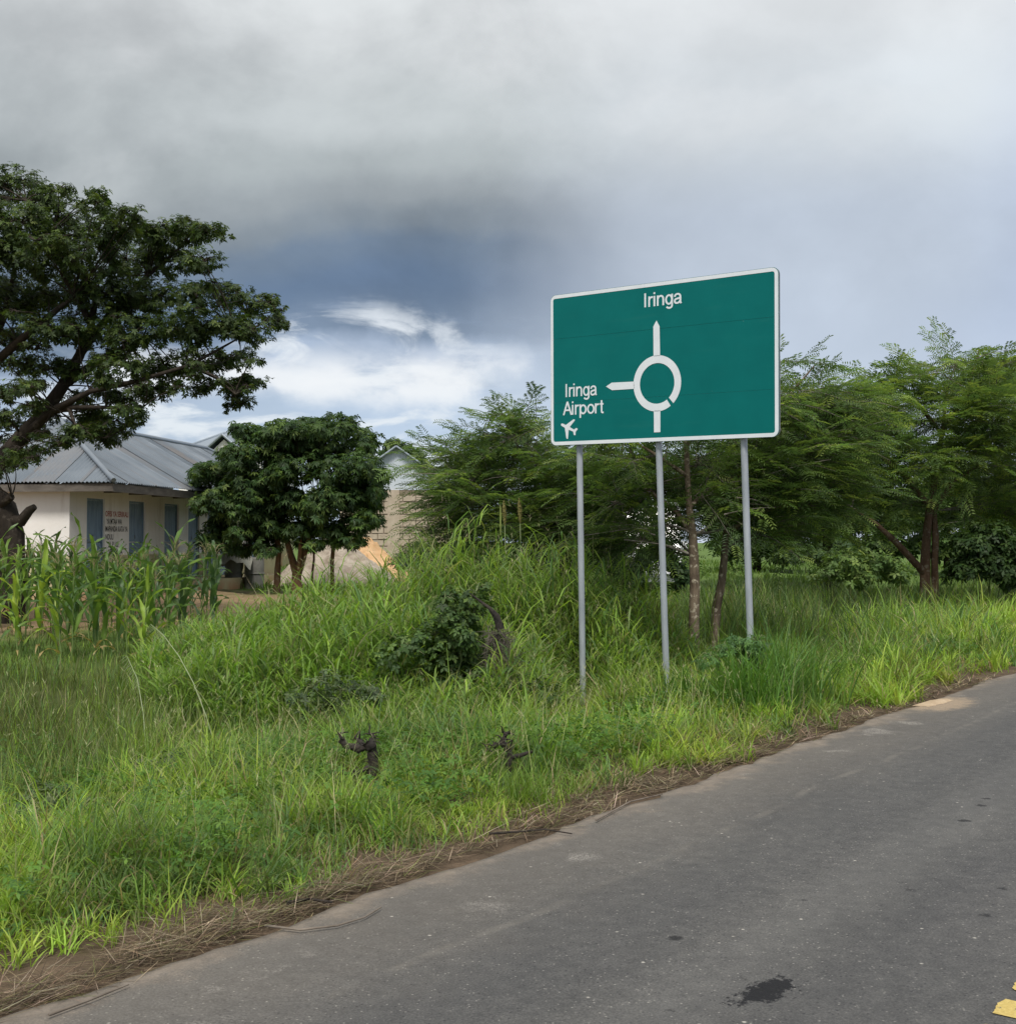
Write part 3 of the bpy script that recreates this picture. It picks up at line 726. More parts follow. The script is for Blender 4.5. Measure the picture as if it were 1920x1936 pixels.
def hip_house(name, label, cx, cy, wx, wy, z0, ze, za, hip, rz, wall, roofm, gable=None):
    root = empty(name, (cx, cy, z0), rz); tag(root, label, 'house')
    z1, zr = ze - z0, za - z0; o = .35
    mb = MB(); mb.box(-wx / 2, wx / 2, -wy / 2, wy / 2, -.3, z1); mb.build('wall', wall, root)
    mb = MB(); X, Y = wx / 2 + o, wy / 2 + o
    A, B, Cc, Dd = (-X, -Y, z1), (X, -Y, z1), (X, Y, z1), (-X, Y, z1); r0, r1 = (-X + hip, 0, zr), (X - hip, 0, zr)
    for p in ([A, B, r1, r0], [B, Cc, r1], [Cc, Dd, r0, r1], [Dd, A, r0]):
        mb.poly(p); mb.poly([(x, y, z - .05) for x, y, z in p][::-1])
    for p, q in ((A, r0), (B, r1), (r0, r1), (A, B), (Cc, r1), (Dd, r0)): mb.tube([p, q], .06, 6)
    mb.build('roof', roofm, root)
    if gable:
        gx, gw, gz, gl = gable     # a cross gable towards the viewer
        mb = MB(); ap = (gx, -Y - gl, gz - z0); l = (gx - gw, -Y - gl, z1); r = (gx + gw, -Y - gl, z1)
        bk = (gx, 0, gz - z0)
        mb.poly([l, ap, bk, (gx - gw, 0, z1)]); mb.poly([ap, r, (gx + gw, 0, z1), bk]); mb.tube([l, ap], .06, 6); mb.tube([ap, r], .06, 6)
        mb.build('porch_roof', roofm, root)
        mb = MB(); mb.prism([(gx - gw + .3, -.2), (gx + gw - .3, -.2), (gx + gw - .3, z1), (gx, gz - z0 - .2), (gx - gw + .3, z1)], -Y - gl + .25, -Y + .2); mb.build('porch_wall', wall, root)
    for x in (-wx * .3, wx * .3):
        mb = MB(); mb.box(x - .5, x + .5, -wy / 2 - .03, -wy / 2 - .003, .9, 2.0); wd = mb.build('window', M['timber'], root)
        mb = MB(); mb.box(x - .43, x + .43, -wy / 2 - .036, -wy / 2 - .031, .97, 1.93); mb.build('pane', M['glass'], wd)
    return root
p = pix(452, 818, 54)
hip_house('far_house', 'far house roof of grey sheet metal rising behind the whitewashed house', p.x, p.y, 3.6, 5, .6, p.z - 1.1, p.z, 1.5, -.1, M['wall'], M['roof_far'], (.3, .9, p.z - .35, .3))

def build_block_house():
    Y = 48.0; x0 = pix(645, 0, Y).x; x1 = pix(862, 0, Y).x; z0 = .5; zt = pix(0, 926, Y).z; xa = pix(752, 0, Y).x; za = pix(752, 846, Y).z
    root = empty('block_house', ((x0 + x1) / 2, Y, z0)); tag(root, 'unplastered concrete block house with pale sheet metal gable', 'house')
    cx = (x0 + x1) / 2; w = (x1 - x0); h = zt - z0
    mb = MB(); mb.box(-w / 2, w / 2, .03, 7, -.3, h); wall = mb.build('wall', M['mortar'], root)
    bw, bh, g_ = .50, .25, .036
    protos = []
    for k in range(5):
        mb = MB(); j = lambda: random.uniform(-.012, .012)
        mb.box(g_ / 2 + j(), bw - g_ / 2 + j(), random.uniform(-.016, .004), .05, g_ / 2 + j(), bh - g_ / 2 + j()); protos.append(mb)
    pm = []
    for mb in protos:
        o = mb.build('block', M['block'], wall); pm.append(o)
    first = set(pm); rows = int(h / bh); cnt = 0
    for r in range(rows):
        x = -w / 2 - (bw / 2 if r % 2 else 0)
        while x < w / 2 - .05:
            if x >= -w / 2 - .01 and x + bw < w / 2 + .05:
                src = pm[random.randrange(5)]
                if src in first: o = src; first.discard(src)
                else: o = src.copy(); col.objects.link(o); o.parent = wall
                o.location = (x, 0, r * bh); cnt += 1
            x += bw
    for o in first: bpy.data.objects.remove(o)
    # plastered pier, rendered strip
    mb = MB(); mb.box(pix(735, 0, Y).x - cx, pix(757, 0, Y).x - cx, -.05, .02, -.3, h - .005); mb.build('plastered_pier', M['block'], root)
    # gable sheet
    gw = 2.35; ga = xa - cx
    def Pg(u, s, n): return (ga - gw + u, .01 + n, h + s)
    corr_sheets(root, Pg, 2 * gw, lambda u: (0, max(.001, (za - zt) * (1 - abs(u - gw) / gw))), M['sheet_white'], sheet=.8, pitch=.1, amp=.012, seg=3, name='gable_sheet')
    mb = MB()
    for sgn in (-1, 1):
        e = ga + sgn * (gw + .25); ez = h - (za - zt) * .25 / gw
        q = [(ga, -.25, za - z0 + .03), (e, -.25, ez + .03), (e, 7.2, ez + .03), (ga, 7.2, za - z0 + .03)]
        mb.poly(q); mb.poly([(x, y, z - .06) for x, y, z in q][::-1]); mb.tube([q[0], q[1]], .045, 6)
    mb.build('roof', M['roof_far'], root)
build_block_house()

# ------------------------------------------------------------------ vegetation generators (numpy)
def unit(v): return v / np.maximum(np.linalg.norm(v, axis=-1, keepdims=True), 1e-9)
def blades(P, L, Wd, az, tilt, bend, lev, colr, tw=None):
    n = len(P); t = np.linspace(0, 1, lev)
    dirh = np.stack([np.cos(az), np.sin(az), np.zeros(n)], -1)
    ang = tilt[:, None] + bend[:, None] * t[None, :] ** 1.3
    seg = (L / (lev - 1))[:, None]
    st = np.sin(ang)[..., None] * dirh[:, None, :] * seg[..., None]; st[..., 2] += np.cos(ang) * seg
    pos = np.empty((n, lev, 3)); pos[:, 0] = P; pos[:, 1:] = P[:, None, :] + np.cumsum(st[:, :-1], 1)
    a2 = az + (rng.uniform(-.9, .9, n) if tw is None else tw)
    side = np.stack([-np.sin(a2), np.cos(a2), np.zeros(n)], -1)
    prof = np.minimum(1, .55 + 1.6 * t) * (1 - t ** 2.2) + .04
    off = side[:, None, :] * (Wd[:, None] * prof[None, :] * .5)[..., None]
    v = np.stack([pos - off, pos + off], 2)                       # n, lev, 2, 3
    b = (np.arange(n) * lev * 2)[:, None] + (np.arange(lev - 1) * 2)[None, :]
    q = np.stack([b, b + 1, b + 3, b + 2], -1)
    c = np.repeat(colr[:, None, :], lev * 2, 1)
    return v.reshape(-1, 3), q.reshape(-1, 4), c.reshape(-1, 3)
class Soup:
    def __init__(s): s.v = []; s.q = []; s.c = []; s.n = 0
    def add(s, v, q, c): s.v.append(v); s.q.append(q + s.n); s.c.append(c); s.n += len(v)
    def build(s, name, mat, parent=None):
        return np_mesh(name, np.concatenate(s.v), np.concatenate(s.q), mat, parent, np.concatenate(s.c))
def pick(n, pal, wts, jit=.18):
    pal = np.array(pal); w_ = np.array(wts, float); w_ /= w_.sum()
    c = pal[rng.choice(len(pal), n, p=w_)]
    return c * rng.uniform(1 - jit, 1 + jit, (n, 1)) * rng.uniform(1 - jit * .3, 1 + jit * .3, (n, 3))
def rosettes(Cc, A, L, k, wr, droop, colr):
    """palmate leaves: k drooping leaflets round a centre; two quads per leaflet"""
    n = len(Cc); A = unit(A); ref = np.where(np.abs(A[:, 2:3]) > .9, np.array([[1., 0, 0]]), np.array([[0, 0, 1.]]))
    T = unit(np.cross(A, ref)); B = np.cross(A, T); ph = rng.uniform(0, 2 * np.pi, n)
    vs = []
    for j in range(k):
        th = ph + 2 * np.pi * j / k + rng.uniform(-.25, .25, n); be = rng.uniform(-.25, .35, n)
        Dd = (np.cos(th)[:, None] * T + np.sin(th)[:, None] * B) * np.cos(be)[:, None] + A * np.sin(be)[:, None]
        Sd = np.cross(A, Dd); l = (L * rng.uniform(.75, 1.15, n))[:, None]; w_ = l * wr * .5
        dz = np.zeros((n, 3)); dz[:, 2] = -1
        m = Cc + Dd * l * .52 + dz * l * droop * .22
        tip = Cc + Dd * l * .95 + dz * l * droop
        vs.append(np.stack([Cc, m + Sd * w_, tip, m - Sd * w_], 1))
    v = np.stack(vs, 1)                                            # n,k,4,3
    q = np.arange(n * k * 4).reshape(-1, 4)
    c = np.repeat(colr[:, None, :], k * 4, 1)
    return v.reshape(-1, 3), q, c.reshape(-1, 3)
def fronds(Cc, D, N, L, npair, colr, pw=.019, pl=.36):
    """bipinnate feathery leaves: npair pairs of narrow pinnae along a rachis"""
    n = len(Cc); D = unit(D); S = unit(np.cross(D, N)); N2 = np.cross(S, D)
    out = []
    for j in range(npair):
        t = (j + .6) / npair
        base = Cc + D * (L * t)[:, None]; base[:, 2] -= L * .28 * t * t
        ln = L * pl * (1 - .75 * (t - .4) ** 2) * rng.uniform(.85, 1.1, n)
        for sg in (-1, 1):
            pd = unit(S * sg * .85 + D * .5 + N2 * rng.uniform(-.25, .1, n)[:, None])
            wv = np.cross(pd, N2) * (pw * .5)
            tip = base + pd * ln[:, None]; tip[:, 2] -= ln * .15
            mid = base + pd * (ln * .5)[:, None]
            out.append(np.stack([base, mid + wv, tip, mid - wv], 1))
    v = np.stack(out, 1); k = v.shape[1]
    q = np.arange(n * k * 4).reshape(-1, 4); c = np.repeat(colr[:, None, :], k * 4, 1)
    return v.reshape(-1, 3), q, c.reshape(-1, 3)
def bez(p0, p1, bow, n=7, sag=0.0):
    p0, p1 = Vector(p0), Vector(p1); m = (p0 + p1) / 2 + Vector(bow)
    return [p0 * (1 - t) ** 2 + m * 2 * t * (1 - t) + p1 * t * t for t in (i / (n - 1) for i in range(n))]
def taper(r0, r1, n): return [r0 + (r1 - r0) * (i / (n - 1)) for i in range(n)]
def near_on(paths, p):
    best = None
    for path in paths:
        for q in path:
            dd = (Vector(q) - p).length + .6 * max(0, q[2] - p.z + .2)
            if best is None or dd < best[0]: best = (dd, Vector(q))
    return best[1]
LEAFPAL = [(.050, .090, .028), (.075, .125, .034), (.11, .165, .040), (.040, .072, .028)]
FEAPAL = [(.085, .140, .048), (.120, .185, .055), (.19, .255, .065), (.066, .112, .045)]

def palmate_tree(name, label, trunks, limbs, clumps, dens, L, bark, k=6, wr=.42, droop=.45, pal=LEAFPAL, wts=(3, 3, 1.2, 2), group=None, cat='tree', base=None, twig=M['bark_dark']):
    """trunks/limbs: list of (points, radii); clumps: (centre, radius xyz)"""
    base = Vector(base if base is not None else trunks[0][0][0]); root = empty(name, base); tag(root, label, cat, group)
    bpy.context.view_layer.update(); inv = root.matrix_world.inverted()
    for pts, rad in trunks:
        mb = MB(); mb.tube(pts, rad, 12, jit=.07); mb.build('trunk', bark, root).matrix_parent_inverse = inv
    for pts, rad in limbs:
        mb = MB(); mb.tube(pts, rad, 8, jit=.05); mb.build('limb', bark, root).matrix_parent_inverse = inv
    paths = [q for q, _ in trunks + limbs]
    tw = MB(); CC = []; AA = []
    axis = Vector((base.x, base.y, 0))
    for c, r in clumps:
        c = Vector(c); s = near_on(paths, c)
        tw.tube(bez(s, c, (random.uniform(-.15, .15), random.uniform(-.15, .15), random.uniform(-.05, .2)), 5), taper(.016, .006, 5), 5, cap=False)
        n = max(6, int(dens * (r[0] * r[1] * r[2]) ** (2 / 3)))
        d = unit(rng.normal(size=(n, 3))); rad_ = rng.uniform(.12, 1, n) ** .42 * rng.uniform(.9, 1.12, n)
        pts = np.array(c) + d * np.array(r) * rad_[:, None]
        pts += (vnoise(pts[:, 0] * 3 + pts[:, 2] * 2, pts[:, 1] * 3, 1, 2)[:, None] - .5) * .35
        CC.append(pts); a_ = d * .6; a_[:, 2] += .75; a_ += rng.normal(size=(n, 3)) * .35; AA.append(a_)
        for i in range(0, n, max(1, n // 9)):
            tw.tube([c, (c * .45 + Vector(pts[i]) * .55) + Vector((0, 0, .05)), Vector(pts[i])], [.010, .007, .004], 4, cap=False)
    tg = tw.build('twigs', twig, root); tg.matrix_parent_inverse = inv; tg['kind'] = 'stuff'
    CC = np.concatenate(CC); AA = np.concatenate(AA); n = len(CC)
    sp = Soup(); sp.add(*rosettes(CC, AA, np.full(n, L) * rng.uniform(.75, 1.2, n), k, wr, droop, pick(n, pal, wts, .22)))
    o = sp.build('crown', M['leaf'], root); o.matrix_parent_inverse = inv
    return root

def feather_tree(name, label, trunks, clumps, sprays, bark, L=.30, npair=7, pal=FEAPAL, wts=(3, 3, 1.3, 2), group=None, pale=4, limbs=(), slen=(.55, 1.15), base=None, pw=.02, upb=.25):
    base = Vector(base if base is not None else trunks[0][0][0]); root = empty(name, base); tag(root, label, 'tree', group)
    bpy.context.view_layer.update(); inv = root.matrix_world.inverted()
    for pts, rad in trunks:
        mb = MB(); mb.tube(pts, rad, 12, jit=.08); mb.build('trunk', bark, root).matrix_parent_inverse = inv
    for pts, rad in limbs:
        mb = MB(); mb.tube(pts, rad, 8, jit=.06); mb.build('limb', bark, root).matrix_parent_inverse = inv
    paths = [q for q, _ in list(trunks) + list(limbs)]
    tw = MB(); sp = Soup(); CC = []; DD = []; NN = []; KK = []
    vol = sum((r[0] * r[1] * r[2]) ** (2 / 3) for _, r in clumps)
    ax = Vector((0, 0, 0))
    for q in paths[0]: ax += Vector(q)
    ax /= len(paths[0])
    for ci, (c, r) in enumerate(clumps):
        c = Vector(c); s = near_on(paths, c)
        tw.tube(bez(s, c, (random.uniform(-.2, .2), random.uniform(-.2, .2), random.uniform(-.1, .2)), 6), taper(.026, .009, 6), 5, cap=False)
        ns = max(2, int(round(sprays * (r[0] * r[1] * r[2]) ** (2 / 3) / vol)))
        outw = Vector((c.x - ax.x, c.y - ax.y, 0)); outw = outw.normalized() if outw.length > .3 else Vector((0, 0, 0))
        for i in range(ns):
            d = Vector(unit(rng.normal(size=3))); rr = random.uniform(.15, .85)
            p0 = c + Vector((d.x * r[0], d.y * r[1], d.z * r[2])) * rr
            D = (Vector((d.x, d.y, d.z * .4)) * .9 + outw * .55 + Vector((0, 0, upb - .12 + random.uniform(-.25, .3)))).normalized()
            ln = random.uniform(*slen)
            nf = int(ln / .085)
            hz = Vector((0, 0, 1)); S = D.cross(hz).normalized(); N = S.cross(D)
            N = (N + Vector(rng.normal(size=3)) * .25).normalized(); S = D.cross(N).normalized()
            bend = random.uniform(.05, .35)
            pts = []
            cshade = random.choice((random.uniform(.75, 1.15), random.uniform(.9, 1.6)))
            for j in range(nf):
                t = j / max(1, nf - 1); pt = p0 + D * ln * t - Vector((0, 0, bend * ln * t * t)); pts.append(pt)
                sg = 1 if j % 2 else -1
                fd = S * sg * (1 - .65 * t) + D * (.35 + .75 * t) + Vector(rng.normal(size=3)) * .16
                CC.append(pt); DD.append(fd); NN.append(N); KK.append(cshade)
            tw.tube([p0 - D * .3 * ln] + pts[::max(1, nf // 3)], taper(.008, .003, 1 + len(pts[::max(1, nf // 3)])), 4, cap=False)
    for i in range(pale):     # bare pale twigs among the foliage
        c, r = random.choice(clumps); c = Vector(c)
        a = c + Vector((random.uniform(-1, 1) * r[0], -r[1] * .95, random.uniform(-.8, .3) * r[2])); b_ = a + Vector((random.choice((-1, 1)) * random.uniform(.5, 1.1), random.uniform(-.15, .2), random.uniform(-.25, .3)))
        tw.tube(bez(a, b_, (0, 0, random.uniform(.0, .15)), 5), taper(.012, .004, 5), 5, cap=False)
    tg = tw.build('twigs', M['bark_grey'], root); tg.matrix_parent_inverse = inv; tg['kind'] = 'stuff'
    CC = np.array([tuple(v) for v in CC]); DD = np.array([tuple(v) for v in DD]); NN = np.array([tuple(v) for v in NN]); n = len(CC)
    cl = pick(n, pal, wts, .15) * np.array(KK)[:, None]
    sp.add(*fronds(CC, DD, NN, L * rng.uniform(.7, 1.2, n), npair, cl, pw=pw))
    sp.build('crown', M['feather'], root).matrix_parent_inverse = inv
    return root
def clump(px, py, Y, rpx, rpy, ry=None, jy=.0):
    c = pix(px, py, Y + jy); k = Y / F      # pixel radii become metres at depth Y
    return (tuple(c), (rpx * k, (ry if ry is not None else (rpx + rpy) / 2 * k), rpy * k))
def gpt(px, Y, dz=0.0):
    x = (px - CX) / F * Y; return Vector((x, Y, float(hgt(x, Y)) + dz))

# ------------------------------------------------------------------ the big spreading tree on the left
def left_tree():
    Y = 22.5
    P = lambda x, y, dy=0: pix(x, y, Y + dy)
    b = gpt(18, Y, -.15)
    trunk = [(b, P(20, 1010), P(8, 960), P(-28, 915), P(0, 872), P(40, 828), P(80, 785), P(118, 730), P(150, 672), P(172, 615), P(185, 540)),
             (.30, .26, .23, .19, .16, .145, .13, .11, .09, .07, .04)]
    limbs = [((P(8, 960), P(-40, 900, .3), P(-70, 820, .5), P(-60, 740, .5), P(-20, 660, .4), P(10, 590, .3), P(30, 500, .2)), (.20, .16, .13, .11, .09, .07, .03)),
             ((P(-60, 740, .5), P(-15, 690, .1), P(35, 645, -.3), P(90, 600, -.6), P(140, 560, -.8)), (.10, .09, .075, .06, .03)),
             ((P(40, 828), P(100, 775, -.4), P(170, 740, -.8), P(260, 720, -1), P(360, 690, -1.0), P(450, 640, -.9)), (.08, .065, .05, .04, .03, .015)),
             ((P(118, 730), P(190, 680, .5), P(270, 640, .8), P(370, 620, 1), P(470, 600, 1)), (.09, .075, .06, .045, .02)),
             ((P(150, 672), P(210, 590, .2), P(280, 520, .3), P(350, 460, .3)), (.075, .06, .045, .02)),
             ((P(360, 690, -1), P(410, 715, -1.1), P(445, 745, -1.1)), (.04, .03, .015)),
             ((P(130, 770, -.5), P(140, 800, -.7), P(165, 822, -.8), P(200, 828, -.8)), (.04, .03, .022, .01)),
             ((P(80, 785), P(130, 770, -.5), P(200, 770, -.9), P(270, 770, -1.1)), (.06, .05, .035, .02)),
             ((P(172, 615), P(130, 530, -.3), P(90, 450, -.4), P(50, 380, -.4)), (.06, .05, .04, .02))]
    stub = [((P(10, 985), P(40, 985, -.15), P(56, 965, -.22), P(66, 958, -.25)), (.13, .11, .08, .055)),
            ((P(-12, 965), P(5, 950, -.2), P(22, 938, -.3)), (.12, .09, .07))]
    C = []
    spec = [(20, 350, 60, 38), (90, 375, 45, 30), (40, 420, 70, 45), (-60, 380, 60, 50), (170, 385, 35, 28), (130, 430, 60, 38), (210, 430, 55, 36), (280, 440, 50, 30), (350, 440, 48, 26), (395, 432, 28, 18),
            (60, 490, 70, 45), (150, 490, 70, 42), (240, 490, 65, 40), (320, 495, 60, 36), (385, 490, 42, 26), (-50, 470, 80, 60), (20, 560, 70, 45), (110, 550, 75, 42), (200, 555, 75, 42), (290, 560, 70, 40), (370, 560, 55, 32),
            (430, 555, 45, 25), (480, 575, 45, 25), (525, 600, 28, 20), (-60, 570, 80, 55), (470, 620, 50, 24), (420, 610, 50, 28), (340, 625, 65, 32), (255, 625, 70, 34), (170, 625, 65, 32), (90, 615, 55, 28), (20, 640, 45, 26),
            (-70, 670, 70, 50), (230, 690, 60, 28), (310, 690, 60, 30), (390, 685, 50, 26), (450, 680, 35, 20), (470, 720, 25, 20), (430, 735, 40, 20), (455, 765, 28, 14), (380, 725, 35, 18), (300, 735, 50, 22), (230, 745, 50, 20), (150, 750, 28, 18),
            (180, 785, 50, 24), (250, 780, 42, 18), (150, 815, 40, 18), (195, 830, 38, 20), (230, 815, 28, 14), (50, 690, 40, 28), (90, 700, 30, 18), (20, 740, 40, 24), (70, 765, 30, 16), (10, 800, 30, 18), (-60, 780, 60, 50), (60, 815, 30, 15), (105, 838, 32, 13), (20, 838, 30, 13), (80, 790, 24, 14), (130, 700, 34, 18), (60, 725, 34, 18), (190, 715, 34, 16), (40, 862, 34, 12), (15, 880, 26, 10), (-60, 880, 60, 40)]
    for (x, y, rx, ry) in spec:
        jy = random.uniform(-1.6, 1.2)
        C.append(clump(x, y, Y, rx * 1.0, ry * .9, max(rx, ry) * Y / F * .95, jy))
        for q_ in range(2):
            C.append(clump(x + random.uniform(-.7, .7) * rx, y + random.uniform(-.8, .8) * ry, Y, rx * .6, ry * .38, max(rx, ry) * Y / F * .6, jy + random.uniform(-.9, .9)))
    for q_ in range(90):
        x, y, rx, ry = random.choice(spec); C.append(clump(x + random.uniform(-1.1, 1.1) * rx, y + random.uniform(-1.0, 1.0) * ry, Y, random.uniform(10, 24), random.uniform(5, 11), .25, random.uniform(-1.8, 1.5)))
    palmate_tree('spreading_tree', 'large spreading dark tree overhanging the whitewashed house from the left', [trunk], limbs + stub, C, 1350, .080, M['bark_dark'], k=6, wr=.44, droop=.25,
                 pal=[(.042, .070, .020), (.062, .095, .024), (.095, .135, .030), (.034, .056, .020)])
left_tree()

def mid_trees():
    Y = 32.5
    P = lambda x, y, dy=0: pix(x, y, Y + dy)
    b = gpt(562, Y, -.1); zb = lambda x: gpt(x, Y, -.1)
    t1 = [((b, P(560, 1082), P(548, 1045), P(538, 1005), P(530, 950)), (.16, .12, .085, .07, .04)),
          ((P(562, 1090), P(572, 1060), P(582, 1020), P(600, 960)), (.10, .085, .07, .04)),
          ((P(561, 1092), P(566, 1060, -.2), P(568, 1030, -.3), P(575, 970, -.4)), (.08, .06, .05, .03))]
    spec1 = [(530, 815, 40, 26), (585, 808, 44, 24), (548, 830, 46, 30), (520, 900, 40, 34), (515, 960, 36, 30), (570, 830, 50, 30), (640, 800, 40, 24), (680, 830, 38, 32), (620, 845, 60, 34), (560, 880, 65, 36), (640, 890, 65, 36), (688, 880, 38, 36), (712, 930, 20, 34), (680, 930, 44, 34), (620, 945, 62, 36), (550, 945, 55, 34), (640, 990, 55, 26), (688, 985, 32, 24), (570, 1000, 50, 24), (660, 1020, 34, 12), (590, 1030, 30, 10), (510, 860, 36, 30)]
    C = [clump(x, y, Y, rx * .9, ry * .85, .95, random.uniform(-1.2, 1.2)) for x, y, rx, ry in spec1] + [clump(x + random.uniform(-.8, .8) * rx, y + random.uniform(-.8, .8) * ry, Y, rx * .55, ry * .5, .6, random.uniform(-1.4, .8)) for x, y, rx, ry in spec1 for _ in range(2)]
    palmate_tree('round_tree', 'dark round-crowned tree with forking trunk beside the whitewashed house', t1, [], C, 760, .135, M['bark_brown'], k=7, wr=.36, droop=.42, pal=[(.046, .088, .027), (.068, .118, .033), (.115, .175, .042), (.036, .070, .026)], base=b)
    b2 = zb(526); b2.y = Y - .2
    t2 = [((b2, P(525, 1075), P(527, 1040), P(520, 1000), P(500, 940)), (.10, .085, .075, .065, .04)), ]
    spec2 = [(470, 820, 30, 26), (455, 860, 40, 30), (420, 900, 42, 30), (385, 895, 22, 20), (470, 910, 50, 34), (400, 945, 40, 26), (450, 960, 50, 30), (500, 950, 40, 34), (425, 1000, 40, 24), (480, 1005, 45, 24), (520, 1000, 30, 24), (400, 1020, 22, 16), (455, 1035, 30, 12), (510, 1035, 24, 12), (378, 925, 18, 16)]
    C = [clump(x, y, Y, rx * .9, ry * .85, .85, random.uniform(-1.1, .7)) for x, y, rx, ry in spec2] + [clump(x + random.uniform(-.8, .8) * rx, y + random.uniform(-.8, .8) * ry, Y, rx * .55, ry * .5, .6, random.uniform(-1.3, .6)) for x, y, rx, ry in spec2 for _ in range(2)]
    palmate_tree('round_tree', 'dark leafy tree with single slim trunk half hiding the last blue door', t2, [], C, 760, .135, M['bark_brown'], k=7, wr=.36, droop=.42, pal=[(.046, .088, .027), (.068, .118, .033), (.115, .175, .042), (.036, .070, .026)], base=b2)
    # far tree behind the gable
    Yf = 66; b = gpt(772, Yf, -.1)
    C = [clump(x, y, Yf, rx, ry, 1.2, random.uniform(-.6, .6)) for x, y, rx, ry in ((742, 842, 18, 12), (760, 850, 22, 14), (785, 862, 20, 12), (730, 860, 18, 14), (775, 885, 26, 18), (745, 885, 24, 18))]
    palmate_tree('far_tree', 'small distant tree top showing behind the sheet metal gable', [((b, pix(770, 960, Yf), pix(760, 880, Yf)), (.2, .16, .06))], [], C, 150, .34, M['bark_dark'], k=5, wr=.5, droop=.3)
mid_trees()

# ------------------------------------------------------------------ feathery trees behind and beside the sign
def acacias():
    low = lambda y: y + max(0, 46 * (1 - (y - 640) / 330))      # sprays rise above their clump's centre
    # left of the sign
    Y = 22.0; P = lambda x, y, dy=0: pix(x, y, Y + dy)
    b = gpt(1075, Y, -.1)
    tr = [((b, P(1072, 1075), P(1062, 1030), P(1050, 980), P(1030, 920), P(1010, 860)), (.13, .115, .10, .085, .06, .03))]
    lb = [((P(1062, 1030), P(1010, 985, -.3), P(950, 945, -.6), P(890, 915, -.7)), (.07, .055, .04, .02)), ((P(1050, 980), P(1100, 930, .3), P(1140, 890, .4)), (.06, .045, .025)), ((P(1075, 1085), P(1040, 1060, -.2), P(1010, 1030, -.4)), (.05, .04, .02))]
    spec = [(1005, 780, 28, 22), (960, 800, 35, 18), (1010, 825, 50, 30), (930, 835, 50, 26), (885, 850, 36, 20), (855, 880, 28, 14), (910, 885, 50, 30), (965, 880, 60, 34), (1030, 880, 55, 36), (880, 930, 38, 26), (910, 940, 60, 32), (980, 940, 60, 34), (1050, 940, 60, 36), (885, 985, 36, 24), (920, 990, 55, 28), (990, 995, 60, 26), (1055, 995, 50, 28), (1110, 900, 50, 34), (1120, 960, 50, 34), (1110, 1020, 40, 24), (880, 1020, 36, 18)]
    C = [clump(x, low(y), Y, rx, ry, .8, random.uniform(-1.0, 1.0)) for x, y, rx, ry in spec]
    feather_tree('feathery_tree', 'low feathery green tree left of the sign before the block house', tr, C, 640, M['bark_dark'], limbs=lb, pale=6, L=.30, group='feathery trees')
    # two slim lichened trunks right behind the sign
    Y = 19.2; P = lambda x, y, dy=0: pix(x, y, Y + dy)
    b = gpt(1310, Y, -.1)
    tr = [((b, P(1311, 1180), P(1313, 1110), P(1311, 1050), P(1309, 1010), P(1302, 960), P(1299, 900), P(1297, 840), P(1290, 760), P(1280, 690)), (.095, .085, .078, .074, .07, .055, .045, .04, .03, .015))]
    lb = [((P(1309, 1010), P(1280, 970, .2), P(1230, 930, .4), P(1170, 900, .5)), (.05, .04, .03, .015)), ((P(1302, 960), P(1340, 925, .2), P(1380, 905, .3), P(1440, 890, .2)), (.04, .03, .025, .012)), ((P(1299, 900), P(1240, 860, -.3), P(1190, 830, -.3)), (.035, .025, .012)), ((P(1297, 840), P(1360, 790, .5), P(1440, 720, .6)), (.035, .028, .012))]
    spec = [(1190, 860, 50, 30), (1250, 860, 50, 30), (1320, 860, 50, 32), (1380, 870, 45, 34), (1180, 910, 50, 28), (1240, 915, 40, 24), (1340, 925, 45, 30), (1400, 930, 40, 30), (1170, 990, 40, 22), (1270, 740, 70, 50), (1180, 780, 70, 50), (1380, 760, 70, 50), (1440, 720, 50, 34), (1466, 640, 12, 12), (1350, 970, 45, 20), (1420, 980, 40, 22), (1200, 1020, 34, 16), (1240, 1035, 26, 14), (1160, 945, 34, 20), (1205, 975, 22, 12), (1265, 1005, 22, 10), (1275, 955, 18, 12), (1232, 1002, 30, 14), (1272, 985, 24, 12), (1210, 1000, 26, 12), (1240, 965, 16, 8)]
    C = [clump(x, low(y), Y, rx, ry, .8, random.uniform(-.2, 1.6)) for x, y, rx, ry in spec]
    feather_tree('feathery_tree', 'feathery tree with straight lichened trunk between middle and right sign posts', tr, C, 520, M['bark_lichen'], limbs=lb, pale=9, L=.30, group='feathery trees')
    Y = 19.8; P = lambda x, y, dy=0: pix(x, y, Y + dy)
    b = gpt(1350, Y, -.1)
    tr = [((b, P(1351, 1195), P(1354, 1150), P(1364, 1100), P(1369, 1050), P(1372, 1010), P(1378, 950), P(1392, 890), P(1410, 830), P(1430, 770)), (.085, .075, .07, .064, .058, .052, .05, .045, .035, .015))]
    lb = [((P(1372, 1010), P(1400, 990, -.2), P(1450, 965, -.4), P(1520, 940, -.5)), (.04, .03, .025, .012)), ((P(1378, 950), P(1430, 900, .3), P(1500, 850, .5)), (.04, .03, .012)), ((P(1410, 830), P(1480, 760, .4), P(1540, 690, .6)), (.03, .025, .012))]
    spec = [(1440, 860, 55, 34), (1500, 880, 55, 34), (1450, 930, 55, 30), (1520, 940, 50, 30), (1480, 985, 50, 24), (1430, 1010, 36, 18), (1530, 820, 60, 34), (1490, 770, 50, 34), (1550, 750, 50, 30), (1500, 735, 40, 22), (1550, 722, 40, 18), (1590, 735, 26, 14), (1520, 705, 34, 10), (1420, 800, 55, 40), (1560, 890, 50, 30)]
    C = [clump(x, low(y), Y, rx, ry, .8, random.uniform(-.3, 1.6)) for x, y, rx, ry in spec]
